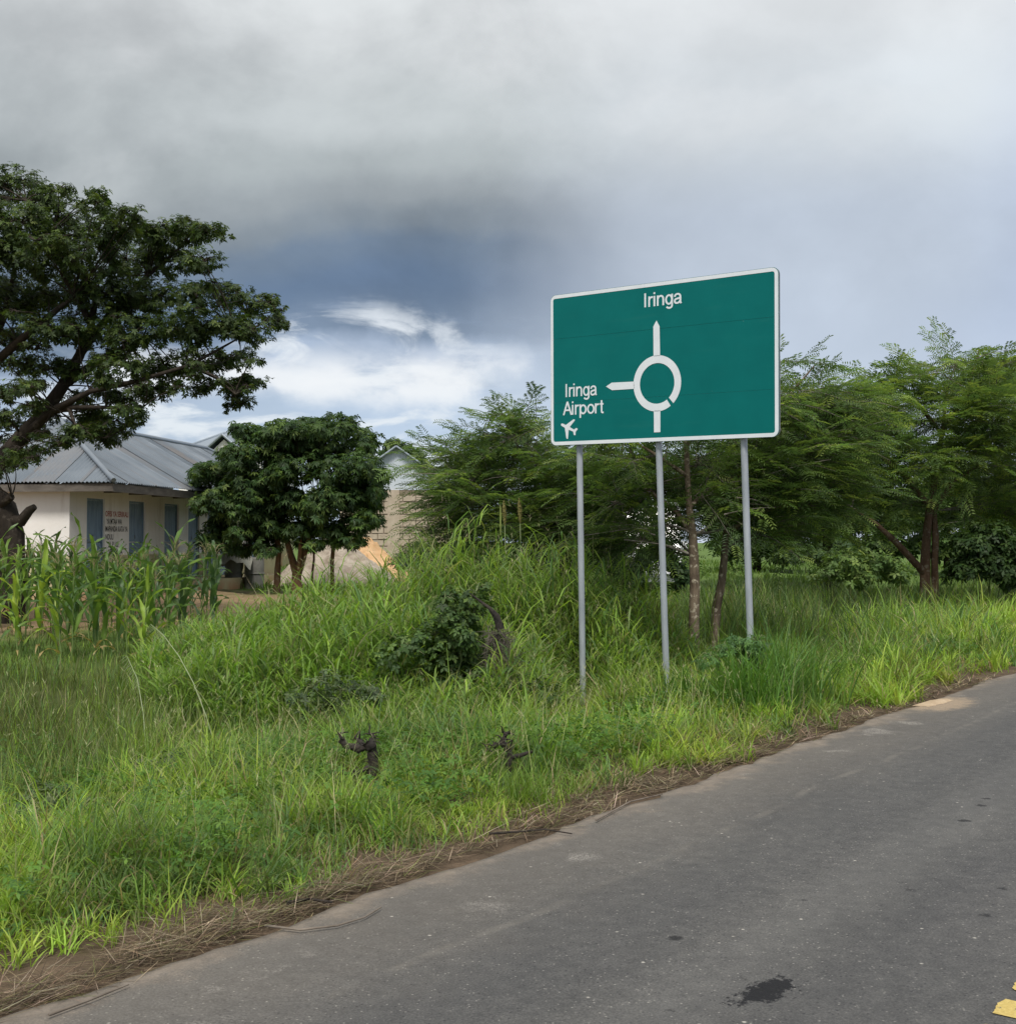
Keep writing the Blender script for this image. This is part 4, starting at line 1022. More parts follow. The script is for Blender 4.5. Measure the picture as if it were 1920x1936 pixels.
    feather_tree('feathery_tree', 'feathery tree on slanting slim trunk just left of the right sign post', tr, C, 480, M['bark_lichen'], limbs=lb, pale=9, L=.30, group='feathery trees')
    # the big one on the right with the double trunk and slanting limb
    Y = 33.0; P = lambda x, y, dy=0: pix(x, y, Y + dy)
    b = gpt(1746, Y, -.1); b2 = gpt(1766, Y + .1, -.1)
    tr = [((b, P(1749, 1060), P(1751, 1010), P(1757, 960), P(1768, 900), P(1780, 820), P(1790, 740)), (.155, .13, .115, .10, .085, .06, .03)),
          ((b2, P(1766, 1060), P(1768, 1015), P(1765, 965), P(1800, 910, -.3), P(1850, 880, -.5)), (.11, .095, .085, .075, .055, .025))]
    lb = [((P(1748, 1085), P(1725, 1060, -.2), P(1690, 1022, -.5), P(1655, 990, -.8), P(1610, 960, -1)), (.11, .095, .08, .06, .03)), ((P(1757, 960), P(1710, 900, -.5), P(1650, 850, -.9), P(1600, 820, -1)), (.09, .07, .05, .02)), ((P(1780, 820), P(1730, 760, .3), P(1680, 700, .4)), (.06, .05, .02)), ((P(1780, 820), P(1830, 740, .2), P(1850, 660, .2)), (.06, .045, .015))]
    spec = [(1670, 700, 34, 26), (1720, 670, 36, 22), (1770, 660, 40, 28), (1810, 640, 34, 20), (1860, 640, 30, 18), (1890, 650, 22, 20), (1850, 690, 50, 30), (1780, 710, 55, 32), (1700, 735, 50, 30), (1640, 760, 40, 26), (1760, 770, 60, 34), (1830, 760, 60, 34), (1900, 740, 50, 40), (1690, 800, 60, 30), (1620, 820, 50, 28), (1760, 830, 60, 30), (1840, 830, 60, 32), (1910, 810, 50, 36), (1660, 870, 60, 28), (1730, 880, 55, 26), (1600, 890, 55, 28), (1810, 890, 55, 30), (1890, 890, 50, 36), (1640, 935, 60, 24), (1700, 945, 45, 18), (1580, 950, 50, 24), (1840, 950, 60, 30), (1910, 960, 50, 36), (1570, 850, 40, 30), (1960, 860, 50, 50), (1965, 760, 50, 50)]
    C = [clump(x, low(y), Y, rx, ry, 1.05, random.uniform(-1.6, 1.3)) for x, y, rx, ry in spec]
    feather_tree('feathery_tree', 'tall feathery tree with reddish double trunk and slanting low limb', tr, C, 740, M['bark_red'], limbs=lb, pale=9, L=.40, slen=(.7, 1.4), group='feathery trees', pw=.034, npair=6, pal=[(.11, .175, .055), (.155, .225, .062), (.24, .305, .075), (.085, .14, .05)])
    # dense background trees
    for k, (bx, Y, spec, lab) in enumerate((
            (1560, 44, [(1500, 800, 60, 40), (1580, 780, 60, 40), (1640, 800, 50, 40), (1540, 860, 70, 40), (1620, 880, 60, 40), (1500, 920, 60, 40), (1570, 950, 60, 30), (1640, 950, 50, 30), (1530, 985, 60, 16), (1620, 995, 60, 14), (1470, 970, 50, 26)], 'shaded feathery tree standing farther back between sign and double-trunked tree'),
            (1905, 42, [(1880, 700, 50, 40), (1940, 720, 50, 40), (1850, 800, 60, 40), (1920, 830, 60, 50), (1860, 890, 60, 40), (1930, 930, 60, 50), (1800, 930, 60, 36), (1840, 985, 60, 30), (1910, 1010, 60, 40), (1990, 850, 60, 80)], 'dense dark feathery tree at the right edge behind the double-trunked tree'),
            (1190, 40, [(1080, 900, 60, 36), (1150, 880, 60, 40), (1230, 890, 60, 40), (1310, 890, 60, 40), (1390, 890, 60, 40), (1100, 950, 60, 30), (1170, 925, 45, 18), (1330, 940, 50, 26), (1400, 950, 60, 30), (1080, 990, 50, 24), (1450, 900, 60, 50), (1350, 975, 40, 14), (1420, 990, 50, 14), (1120, 1005, 34, 18)], 'broad shady tree in the field far behind the sign posts'))):
        b = gpt(bx, Y, -.1); P = lambda x, y, dy=0: pix(x, y, Y + dy)
        C = [clump(x, low(y), Y, rx, ry, 1.4, random.uniform(-1.6, 1.6)) for x, y, rx, ry in spec]
        feather_tree('feathery_tree', lab, [((b, P(bx + 4, 1020), P(bx - 3, 960), P(bx, 880), P(bx + 6, 820)), (.2, .17, .14, .10, .04))], C, 280, M['bark_dark'], pale=3, L=.5, slen=(.9, 1.7), group='feathery trees', pw=.055, npair=6)
acacias()
def far_trees():
    for px, Y, spec, lab in ((1430, 56, [(1380, 985, 50, 34), (1440, 970, 60, 46), (1500, 980, 50, 40), (1400, 1030, 60, 22), (1480, 1035, 60, 22)], 'distant dark tree at the far side of the field behind the right post'),
                             (1600, 58, [(1560, 975, 50, 44), (1620, 960, 60, 50), (1680, 975, 50, 44), (1580, 1035, 60, 24), (1660, 1035, 60, 24)], 'distant dark tree beyond the slanting limb'),
                             (1790, 58, [(1750, 960, 60, 50), (1820, 950, 60, 50), (1880, 960, 60, 50), (1770, 1030, 60, 26), (1850, 1030, 60, 26), (1930, 1020, 60, 40)], 'distant dark tree low behind the double trunk'),
                             (1100, 56, [(1060, 975, 60, 40), (1130, 985, 50, 34), (1010, 990, 60, 34), (1050, 1035, 60, 20), (1130, 1035, 50, 18)], 'distant dark tree low behind the left post')):
        b = gpt(px, Y, -.1); C = [clump(x, y, Y, rx, ry, 1.6, random.uniform(-1, 1)) for x, y, rx, ry in spec]
        palmate_tree('far_tree', lab, [((b, pix(px, 1000, Y), pix(px, 950, Y)), (.2, .16, .06))], [], C, 330, .30, M['bark_dark'], k=5, wr=.5, droop=.3)
far_trees()

# ------------------------------------------------------------------ bushes
def bush(name, label, px, Y, spec, L, dens, pal=LEAFPAL, wts=(3, 3, 1.2, 2), k=4, wr=.55, droop=.25, ry=.5, bark=M['stem_green'], group=None):
    b = gpt(px, Y, -.05); C = [clump(x, y, Y, rx, ryy, ry, random.uniform(-.5, .5) * ry) for x, y, rx, ryy in spec]
    stems = []
    for i in range(4):
        c = Vector(C[(i * 3) % len(C)][0]); c = b.lerp(c, .75); stems.append((bez(b + Vector((random.uniform(-.1, .1), 0, 0)), c, (random.uniform(-.1, .1), 0, .2), 5), taper(.018, .006, 5)))
    return palmate_tree(name, label, stems, [], C, dens, L, bark, k=k, wr=wr, droop=droop, pal=pal, wts=wts, cat='shrub', group=group, base=b, twig=M['stem_green'])
bush('leafy_shrub', 'broad-leaved weedy shrub growing beside the dead brush heap', 850, 14.6,
     [(860, 1160, 40, 30), (900, 1150, 30, 20), (820, 1200, 40, 30), (880, 1200, 40, 30), (760, 1225, 40, 26), (830, 1245, 50, 30), (890, 1250, 40, 30), (740, 1270, 36, 24), (800, 1290, 50, 24), (870, 1295, 46, 24), (930, 1300, 40, 20), (960, 1320, 36, 18), (985, 1300, 26, 20), (915, 1270, 22, 24), (950, 1285, 18, 14), (720, 1300, 30, 16), (900, 1120, 22, 16), (840, 1140, 24, 18)],
     .07, 2300, pal=[(.06, .11, .032), (.095, .16, .04), (.15, .225, .05), (.045, .08, .028)], k=4, wr=.62, ry=.42)
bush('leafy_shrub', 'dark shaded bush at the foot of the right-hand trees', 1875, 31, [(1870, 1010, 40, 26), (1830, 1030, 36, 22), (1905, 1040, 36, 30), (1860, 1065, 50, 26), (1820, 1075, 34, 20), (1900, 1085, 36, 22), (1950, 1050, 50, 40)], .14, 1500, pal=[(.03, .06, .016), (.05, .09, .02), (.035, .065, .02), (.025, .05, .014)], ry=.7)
bush('leafy_shrub', 'low green bush left of the slanting limb', 1590, 30, [(1560, 1050, 40, 16), (1610, 1055, 36, 16), (1640, 1065, 30, 14), (1500, 1050, 36, 14)], .10, 2000, ry=.5)
bush('leafy_shrub', 'dark bushy growth in the field behind the middle sign post', 1215, 27, [(1215, 1060, 26, 22), (1180, 1075, 30, 24), (1235, 1040, 18, 14), (1150, 1060, 30, 24), (1195, 1100, 26, 16), (1268, 1065, 24, 22), (1250, 1035, 22, 16), (1285, 1090, 22, 16), (1225, 1015, 16, 9), (1180, 1030, 22, 14)], .12, 1800, pal=[(.02, .045, .016), (.03, .065, .018), (.05, .09, .02), (.02, .04, .014)], ry=.5)
bush('leafy_shrub', 'green shrub mass under the block house wall', 850, 27, [(800, 1040, 40, 16), (860, 1040, 46, 18), (920, 1045, 50, 22), (770, 1060, 36, 14), (990, 1050, 50, 24), (1050, 1065, 40, 22), (830, 1070, 50, 14)], .10, 1800, ry=.6, pal=[(.03, .065, .018), (.05, .095, .02), (.075, .13, .025), (.025, .05, .016)])
bush('leafy_shrub', 'broad low bush below the slanting limb', 1660, 29, [(1600, 1060, 44, 22), (1660, 1065, 40, 22), (1690, 1085, 36, 18), (1620, 1090, 46, 18), (1560, 1085, 34, 14)], .12, 900, ry=.6, pal=[(.09, .15, .04), (.13, .20, .05), (.17, .24, .055), (.07, .12, .035)])
SCR = [(.07, .105, .045), (.10, .14, .06), (.13, .18, .06), (.05, .08, .035)]
bush('low_scrub', 'low grey-green scrub between the two pale arching stalks and the verge', 300, 10.6, [(260, 1462, 40, 18), (310, 1452, 44, 20), (360, 1464, 36, 16), (300, 1490, 50, 16)], .045, 3000, pal=SCR, k=5, wr=.4, ry=.35)
bush('low_scrub', 'dark tangled scrub at the left picture edge below the field grass', 80, 9.3, [(40, 1525, 46, 22), (100, 1518, 46, 22), (150, 1532, 36, 16), (70, 1555, 50, 14)], .045, 3000, pal=SCR, k=5, wr=.4, ry=.3)
bush('low_scrub', 'leafy scrub in the ditch left of the left sign post', 1025, 14.2, [(1000, 1300, 36, 22), (1036, 1312, 28, 16), (975, 1320, 30, 16)], .055, 2600, pal=[(.06, .11, .032), (.095, .16, .04), (.15, .225, .05), (.045, .08, .028)], k=4, wr=.6, ry=.35)
bush('low_scrub', 'dark scrub under the tall grass, left of the leafy shrub', 640, 12.9, [(590, 1300, 44, 24), (650, 1305, 46, 24), (700, 1318, 36, 20), (620, 1335, 46, 16)], .055, 2200, pal=SCR, k=4, wr=.5, ry=.35)
bush('feathery_sapling', 'small ferny sapling at the foot of the right sign post', 1400, 14.3, [(1400, 1218, 28, 18), (1430, 1214, 26, 18), (1370, 1230, 28, 14), (1345, 1240, 24, 10), (1415, 1245, 34, 18)], .065, 3500, k=7, wr=.25, ry=.25, pal=[(.10, .20, .07), (.12, .23, .075), (.15, .26, .07), (.08, .16, .06)])

# ------------------------------------------------------------------ grass (uncountable: stuff)
def sample(n, y0, y1, cap_d=2600, u0=-.54, u1=.54):
    u = rng.uniform(u0, u1, n); y = np.exp(rng.uniform(math.log(y0), math.log(y1), n))
    dens = n / ((u1 - u0) * math.log(y1 / y0)) / y ** 2
    keep = rng.random(n) < np.minimum(1, cap_d / dens)
    return (u * y)[keep], y[keep]
def in_px(x, y): return CX + F * x / y
TALL = [(430, 17.2, 1.2, .80), (500, 17.6, 1.4, .92), (600, 18, 1.5, 1.08), (690, 18.2, 1.5, 1.32), (770, 18.4, 1.4, 1.62), (850, 18.6, 1.3, 1.95), (930, 18.6, 1.2, 2.0), (1010, 18.4, 1.1, 1.85), (1090, 18.7, 1.0, 1.85), (1170, 18.8, 1.0, 1.7), (1230, 18.6, .7, 1.2),
        (450, 15.2, .9, .85), (530, 15.2, 1.0, 1.02), (620, 15.3, 1.0, 1.15), (710, 15.3, 1.0, 1.25), (800, 15.5, .9, 1.35), (890, 15.7, .8, 1.3), (975, 16.0, .55, 1.05), (740, 14.0, .5, .6), (1000, 14.9, .4, .7), (945, 13.9, .4, .7), (975, 14.3, .35, .8), (860, 13.6, .5, .5), (1170, 17.4, .6, .9)]
def tall_h(x, y):
    h = np.zeros(len(x))
    for px, Y, r, hh in TALL:
        cx = (px - CX) / F * Y; q = ((x - cx) ** 2 + ((y - Y) * 1.0) ** 2) / (r * r)
        h = np.maximum(h, hh * np.exp(-q ** 1.5 * .7))
    return h
def root_pts(x, y, dz=0): return np.stack([x, y, hgt(x, y) + dz], -1)
BR = (.275, .405, .062); MD = (.200, .315, .058); OL = (.215, .250, .078); DK = (.095, .155, .042); DRY = (.40, .33, .19); YL = (.35, .43, .080); BG = (.135, .240, .078)
def grasses():
    # --- bright verge grass: loose blades and tufts
    s = Soup()
    def vsup(x, y):
        px = in_px(x, y); k = 1 - .62 * np.exp(-(((px - 1085) / 75) ** 2 + ((y - 15.2) / 2.0) ** 2) ** 1.5)
        for a, b, r in ((685, 9.7, 62), (965, 9.6, 58)): k = k * (1 - .36 * np.exp(-(((px - a) / r) ** 2 + ((y - b) / 1.0) ** 2) ** 1.5))
        return k
    def lump(x, y): return np.clip((vnoise(x + 13, y + 41, .85, 3) - .28) / .42, 0, 1)
    def vdens(x, y, d):
        edge = .24 + (vnoise(x, y, 1.1, 3) - .5) * 1.15 + .10 * np.clip((9 - y) / 4, 0, 1)
        return np.clip((d - edge) / .45, 0, 1) * np.clip((5.6 - d) / 1.6, 0, 1)
    def vcol(n, hue):
        c = np.where((hue > .56)[:, None], pick(n, [BR, YL, MD, OL], [4, 2.2, 1.2, 1]), np.where((hue > .46)[:, None], pick(n, [BR, MD, BG, OL], [3, 3, 1.2, 1.2]), pick(n, [MD, BG, DK, OL], [3, 1.6, 1.6, 1.6])))
        return c
    x, y = sample(185000, 4.3, 42, 1000); d = dcoord(x, y); cl = vnoise(x, y, 2.6, 2)
    keep = rng.random(len(x)) < vdens(x, y, d) * np.clip(.30 + 1.6 * (cl - .25), .15, 1); x, y, d, cl = x[keep], y[keep], d[keep], cl[keep]; n = len(x)
    rise = np.clip((d - .4) / 1.6, .25, 1)
    L = (.15 + .25 * rise) * (.55 + 1.0 * cl) * rng.uniform(.55, 1.25, n) * (1 + .45 * np.clip((y - 11) / 6, 0, 1))
    L = L * vsup(x, y) * (.62 + .75 * lump(x, y))
    L = L * (1 + .8 * np.exp(-(((in_px(x, y) - 1460) / 120) ** 2 + ((y - 14.3) / 1.1) ** 2)))
    c = vcol(n, vnoise(x + 31, y, .9, 3)); dry = rng.random(n) < np.where(d < .9, .28, .09); c[dry] = pick(int(dry.sum()), [DRY, (.24, .19, .09)], [1, 1])
    s.add(*blades(root_pts(x, y), L, np.maximum(.0085, .0010 * y) * rng.uniform(.7, 1.5, n), rng.uniform(0, 6.283, n), rng.uniform(.1, 1.0, n) + .6 * (vnoise(x + 60, y, .9, 2) > .58), rng.uniform(.3, 2.4, n), 4, c))
    x, y = sample(15500, 4.3, 36, 60); d = dcoord(x, y); keep = rng.random(len(x)) < vdens(x, y, d) * np.clip(vnoise(x + 4, y, 1.3, 2) * 3 - .85, .08, 1); x, y, d = x[keep], y[keep], d[keep]; m = len(x)
    nb = 18; rise = np.clip((d - .3) / 1.5, .35, 1); TL = (.17 + .27 * rise) * vsup(x, y) * (.62 + .8 * lump(x, y)) * rng.uniform(.55, 1.45, m) * (1 + .5 * np.clip((y - 11) / 5, 0, 1))
    X = np.repeat(x, nb) + rng.normal(0, .035, m * nb); Yy = np.repeat(y, nb) + rng.normal(0, .035, m * nb); n = m * nb
    tc = vcol(m, vnoise(x + 31, y, .9, 3) + rng.normal(0, .05, m)); c = np.repeat(tc, nb, 0) * rng.uniform(.8, 1.22, (n, 1)); dry = rng.random(n) < .05; c[dry] = pick(int(dry.sum()), [DRY, (.24, .19, .09)], [1, 1])
    wide = np.repeat(rng.uniform(.8, 1.6, m), nb)
    s.add(*blades(root_pts(X, Yy), np.repeat(TL, nb) * rng.uniform(.6, 1.2, n), np.maximum(.0085, .0010 * Yy) * wide, rng.uniform(0, 6.283, n), rng.uniform(.05, .9, n), rng.uniform(.4, 2.3, n), 4, c))
    o = s.build('verge_grass', M['grass']); tag(o, 'bright green grass covering the bank beside the road', 'grass', kind='stuff')
    # --- pale seeding stems through the verge
    x, y = sample(9000, 4.6, 30, 22); d = dcoord(x, y); keep = (d > .7) & (d < 9) & (rng.random(len(x)) < np.clip(vnoise(x + 2, y + 8, .7, 2) * 2.4 - .6, .05, 1)); x, y = x[keep], y[keep]; m = len(x)
    s = Soup(); hl = rng.uniform(.35, .75, m)
    s.add(*blades(root_pts(x, y), hl, np.maximum(.0042, .0006 * y), rng.uniform(0, 6.283, m), rng.uniform(.02, .4, m), rng.uniform(.1, 1.1, m), 6, pick(m, [(.33, .35, .17), (.26, .31, .12), (.42, .37, .22)], [2, 2, 1])))
    hd = s.v[0].reshape(m, 6, 2, 3)[:, -1].mean(1); k = 4; H_ = np.repeat(hd, k, 0); H_[:, 2] -= rng.uniform(-.01, .05, m * k)
    s.add(*blades(H_, rng.uniform(.03, .09, m * k), np.repeat(np.maximum(.0042, .0005 * y), k), rng.uniform(0, 6.283, m * k), rng.uniform(.4, 1.5, m * k), rng.uniform(.1, .8, m * k), 3, pick(m * k, [(.36, .36, .2), (.30, .31, .15)], [1, 1])))
    o = s.build('verge_seed_stems', M['straw']); tag(o, 'pale seeding grass stems scattered through the verge', 'grass', kind='stuff')
    # --- broadleaf weeds among it
    x, y = sample(95000, 4.6, 24, 520); d = dcoord(x, y); cl = vnoise(x + 9, y + 3, .8, 3)
    keep = (d > .8) & (d < 6.5) & (vsup(x, y) > .8) & (rng.random(len(x)) < np.clip((cl - .38) * 5, .08, 1)); x, y, d = x[keep], y[keep], d[keep]; n = len(x)
    hh = rng.uniform(.06, .34, n); C_ = root_pts(x, y); C_[:, 2] += hh
    s = Soup(); a_ = rng.normal(size=(n, 3)) * .35; a_[:, 2] += 1
    s.add(*rosettes(C_, a_, rng.uniform(.030, .064, n), 4, .5, .25, pick(n, [(.10, .20, .03), (.07, .15, .03), (.13, .23, .04)], [2, 2, 1])))
    o = s.build('verge_weeds', M['leaf']); tag(o, 'small broad-leaved weeds scattered through the verge grass', 'weeds', kind='stuff')
    VS = vsup
    # --- finer olive field grass on the left and in the ditch
    x, y = sample(165000, 7, 38, 1200); d = dcoord(x, y); px = in_px(x, y)
    yard = np.clip((d - 13.0 + 1.5 * (vnoise(x, y, .7, 2) - .5)) / 1.2, 0, 1) * np.clip((25 - scoord(x, y)) / 3, 0, 1)
    dens = np.clip((d - 4.0) / 1.4, 0, 1) * np.clip((17 - d) / 2, 0, 1) * (1 - .93 * yard)
    cl = vnoise(x, y, 1.7, 3); keep = rng.random(len(x)) < dens * np.clip(.2 + 1.7 * (cl - .25), .1, 1)
    x, y, d, cl, px = x[keep], y[keep], d[keep], cl[keep], px[keep]; n = len(x)
    rt = np.clip((px - 1230) / 120, 0, 1)
    L = (.45 + .30 * cl - .34 * np.clip((340 - px) / 120, 0, 1) * np.clip((y - 12) / 3, 0, 1) + .95 * rt * np.clip((24 - y) / 6 + .5, .3, 1)) * rng.uniform(.55, 1.25, n) * np.where(d > 11, .6, 1) * VS(x, y) * (1 - .45 * np.clip((px - 300) / 100, 0, 1) * np.clip((1150 - px) / 80, 0, 1) * np.clip((14.6 - y) / .8, 0, 1))
    c = pick(n, [MD, OL, BG, DK, BR], [3, 2.6, 1.5, 2, 1.2]); wl = np.clip((400 - px) / 300, 0, 1) * (rng.random(n) < .5)
    c = c * (1 - wl[:, None]) + wl[:, None] * pick(n, [(.115, .135, .04), (.09, .125, .035)], [1, 1])
    rd = (rt > .3) & (rng.random(n) < .6); c[rd] = pick(int(rd.sum()), [(.10, .165, .05), (.085, .14, .045), (.15, .20, .07)], [2, 2, 1])
    dry = rng.random(n) < .06; c[dry] = pick(int(dry.sum()), [(.26, .24, .13), (.20, .20, .10)], [1, 1])
    s = Soup(); s.add(*blades(root_pts(x, y), L, np.maximum(.006, .0008 * y) * rng.uniform(.6, 1.25, n), rng.uniform(0, 6.283, n), rng.uniform(.03, .4, n), rng.uniform(.25, 1.5, n), 4, c))
    o = s.build('field_grass', M['grass']); tag(o, 'knee-high olive green grass in the ditch and field', 'grass', kind='stuff')
    # --- tall reedy grass on the mound: stems with arching leaves
    x, y = sample(74000, 12, 23, 240, -.30, .22); h = tall_h(x, y); keep = (h > .34) & (dcoord(x, y) > 3.6); x, y, h = x[keep], y[keep], h[keep]
    px = in_px(x, y); n = len(x); h = h * rng.uniform(.45, 1.12, n) * (.6 + .8 * vnoise(x, y, 1.4, 2))
    az = rng.uniform(0, 6.283, n); P0 = root_pts(x, y)
    s = Soup(); tl = rng.uniform(.02, .22, n)
    s.add(*blades(P0, h, rng.uniform(.010, .014, n), az, tl, rng.uniform(.0, .35, n), 4, pick(n, [(.12, .20, .05), (.10, .17, .04), (.17, .22, .08)], [2, 2, 1])))
    for k in range(6):
        t = rng.uniform(.12, .98, n); P = P0.copy(); P[:, 2] += h * t * np.cos(tl); P[:, 0] += np.cos(az) * h * t * np.sin(tl + .08 * t); P[:, 1] += np.sin(az) * h * t * np.sin(tl + .08 * t)
        ll = rng.uniform(.32, .75, n) * (.6 + .35 * np.minimum(h, 1.6)); lush = np.clip((860 - px) / 120, 0, 1)
        c = pick(n, [BR, MD, BG, OL, (.19, .27, .10), (.30, .30, .15)], [2.4, 3, 1.8, 1.6, 1.4, .5])
        c = np.where((rng.random(n) < .5 * lush)[:, None], pick(n, [(.20, .33, .06), (.18, .29, .055)], [1, 1]), c)
        s.add(*blades(P, ll, rng.uniform(.016, .031, n), rng.uniform(0, 6.283, n), rng.uniform(.2, .8, n), rng.uniform(1.1, 2.7, n), 4, c))
    o = s.build('tall_grass', M['grass']); tag(o, 'mound of tall reedy grass with arching blades behind the sign posts', 'grass', kind='stuff')
    # --- thin dry flowering stems standing above it
    m = 1600; i = rng.choice(n, m); P = P0[i]; s = Soup()
    s.add(*blades(P, h[i] * rng.uniform(1.05, 1.35, m) + .1, np.full(m, .008), rng.uniform(0, 6.283, m), rng.uniform(.02, .2, m), rng.uniform(.1, .7, m), 6, pick(m, [(.36, .35, .20), (.26, .29, .14), (.42, .38, .24)], [1, 1, .6])))
    hd = s.v[0].reshape(m, 6, 2, 3)[:, -1].mean(1); k = 5; H_ = np.repeat(hd, k, 0); H_[:, 2] -= rng.uniform(-.01, .14, m * k)
    s.add(*blades(H_, rng.uniform(.04, .10, m * k), np.full(m * k, .007), rng.uniform(0, 6.283, m * k), rng.uniform(.3, 1.2, m * k), rng.uniform(.2, 1.2, m * k), 3, pick(m * k, [(.34, .31, .18), (.28, .28, .15)], [1, 1])))
    o = s.build('grass_stems', M['straw']); tag(o, 'thin pale seeding stems rising over the tall grass', 'grass', kind='stuff')
    # --- far field turf
    x, y = sample(70000, 20, 75, 300, -.3, .54); d = dcoord(x, y); s_ = scoord(x, y)
    yard = (d > 13) & (s_ < 23.5); keep = (d > 6) & ~yard & (rng.random(len(x)) < np.clip((d - 6) / 5, 0, 1) * np.clip((vnoise(x, y, .6, 3) - .3) * 3, .1, 1)); x, y = x[keep], y[keep]; n = len(x)
    s = Soup(); s.add(*blades(root_pts(x, y), rng.uniform(.12, .32, n), .0010 * y * rng.uniform(.8, 1.5, n), rng.uniform(0, 6.283, n), rng.uniform(.05, .6, n), rng.uniform(.2, 1.2, n), 3, pick(n, [(.13, .21, .045), (.10, .17, .04), (.16, .22, .055)], [2, 2, 1])))
    o = s.build('field_turf', M['grass']); tag(o, 'short bright green turf of the open field behind the trees', 'grass', kind='stuff')
    # --- straw litter raked along the asphalt edge
    x, y = sample(330000, 4.2, 24, 3600); d = dcoord(x, y); wv = (vnoise(x, y, .9, 3) - .5)
    hi = .50 + wv * 1.2 + .20 * np.clip((6.4 - y) / 1.5, 0, 1); lo = .02 + (vnoise(x + 7, y + 7, 1.6, 3) - .5) * .28
    dens = np.clip((d - lo) / .12, 0, 1) * np.clip((hi - d) / .3, 0, 1); keep = rng.random(len(x)) < dens * np.clip(.2 + 1.8 * (vnoise(x, y, 3.1, 2) - .2), .2, 1); x, y, d = x[keep], y[keep], d[keep]; n = len(x)
    c = pick(n, [(.15, .11, .07), (.26, .20, .13), (.085, .06, .04), (.40, .33, .23), (.16, .17, .06)], [3, 2.6, 2.4, 1.2, 1.0], .3)
    ra = ROAD_ROT + rng.normal(0, .75, n) + np.where(rng.random(n) < .5, math.pi, 0)
    s = Soup(); P = root_pts(x, y); P[:, 2] += rng.uniform(.004, .06, n)
    s.add(*blades(P, rng.uniform(.05, .32, n), np.maximum(.0042, .0007 * y) * rng.uniform(.7, 1.5, n), ra, rng.uniform(1.25, 1.62, n), rng.uniform(-.2, .35, n), 3, c))
    o = s.build('straw_litter', M['straw']); tag(o, 'brown dry straw litter strewn along the asphalt edge', 'litter', kind='stuff')
grasses()

# ------------------------------------------------------------------ clumps one can point at
def clump_thing(name, label, px, Y, n, L, W_, pal, wts, spread=.12, tilt=(.05, .6), bend=(.5, 1.6), cat='grass clump', lev=6, azr=(0, 6.283), mat='grass', dz=0):
    b = gpt(px, Y, dz); root = empty(name, b); tag(root, label, cat)
    s = Soup(); P = np.zeros((n, 3)); P[:, 0] = rng.normal(0, spread, n); P[:, 1] = rng.normal(0, spread, n)
    s.add(*blades(P, rng.uniform(*L, n), rng.uniform(*W_, n), rng.uniform(*azr, n), rng.uniform(*tilt, n), rng.uniform(*bend, n), lev, pick(n, pal, wts)))
    s.build('leaf_blades', M[mat], root)
    P = P[:max(6, n // 12)]; m = len(P); s = Soup()
    s.add(*blades(P, rng.uniform(L[0] * .8, L[1], m), np.full(m, .008), rng.uniform(*azr, m), rng.uniform(.02, .3, m), rng.uniform(0, .5, m), 4, pick(m, [(.14, .20, .06)], [1])))
    s.build('stems', M[mat], root)
clump_thing('grass_clump', 'tall lush grass tuft in front of the right sign post', 1490, 14.2, 260, (.75, 1.25), (.012, .022), [(.12, .23, .055), (.16, .28, .06), (.10, .19, .055)], [2, 2, 1], .24, (.03, .5), (.3, 1.5))
clump_thing('grass_clump', 'fresh green grass tuft beside the tallest roadside tuft', 1425, 13.4, 200, (.6, 1.05), (.012, .020), [(.12, .24, .035), (.10, .21, .04)], [2, 2], .20, (.05, .6), (.4, 1.6))
clump_thing('grass_clump', 'bushy grass tuft close against the right sign post', 1408, 14.5, 230, (.6, 1.05), (.010, .018), [(.14, .25, .055), (.18, .30, .06)], [2, 2], .22, (.03, .55), (.4, 1.6))
clump_thing('grass_clump', 'leafy tuft hiding the foot of the middle sign post', 1290, 14.3, 200, (.45, .85), (.010, .018), [(.11, .22, .035), (.09, .19, .04)], [2, 2], .22, (.05, .6), (.4, 1.6))
clump_thing('grass_clump', 'sprawling coarse grass clump flopping over the straw at lower left', 470, 6.55, 26, (.45, .85), (.010, .016), [(.10, .14, .05), (.14, .18, .07), (.09, .15, .04)], [2, 1, 2], .10, (.75, 1.3), (.2, .55), azr=(-1.9, .9), dz=.04)
clump_thing('grass_clump', 'yellow-green fine tuft at the road edge below the burnt sticks', 985, 8.9, 170, (.25, .5), (.006, .010), [(.16, .25, .035), (.13, .22, .03)], [1, 1], .13, (.1, .7), (.4, 1.4))

def stalks():
    for (pts, lab) in ((((278, 1478), (276, 1420), (271, 1350), (260, 1285), (240, 1240)), 'pale arching grass stalk bending left in the foreground grass'),
                       (((404, 1402), (390, 1355), (365, 1290), (338, 1240), (308, 1200), (285, 1180)), 'longer pale grass stalk arching left over the field grass')):
        Y = 11.6 if pts[0][0] < 300 else 12.6
        q = [pix(x, y, Y + .12 * i) for i, (x, y) in enumerate(pts)]; b = Vector((q[0].x, q[0].y, float(hgt(q[0].x, q[0].y))))
        root = empty('grass_stalk', b); tag(root, lab, 'grass stalk', 'pale grass stalks'); bpy.context.view_layer.update(); inv = root.matrix_world.inverted()
        mb = MB(); mb.tube([b] + q, [.004] + [.005] * (len(q) - 2) + [.004, .002], 6); o = mb.build('stem', M['stalk'], root); o.matrix_parent_inverse = inv
        mb = MB()
        for i in range(14):
            t = q[-1] + (q[-2] - q[-1]) * (i / 13) * 1.2; mb.tube([t, t + Vector((-.05 - .03 * random.random(), 0, -.05 - .05 * random.random()))], [.003, .001], 4, cap=False)
        o = mb.build('seed_head', M['stalk'], root); o.matrix_parent_inverse = inv
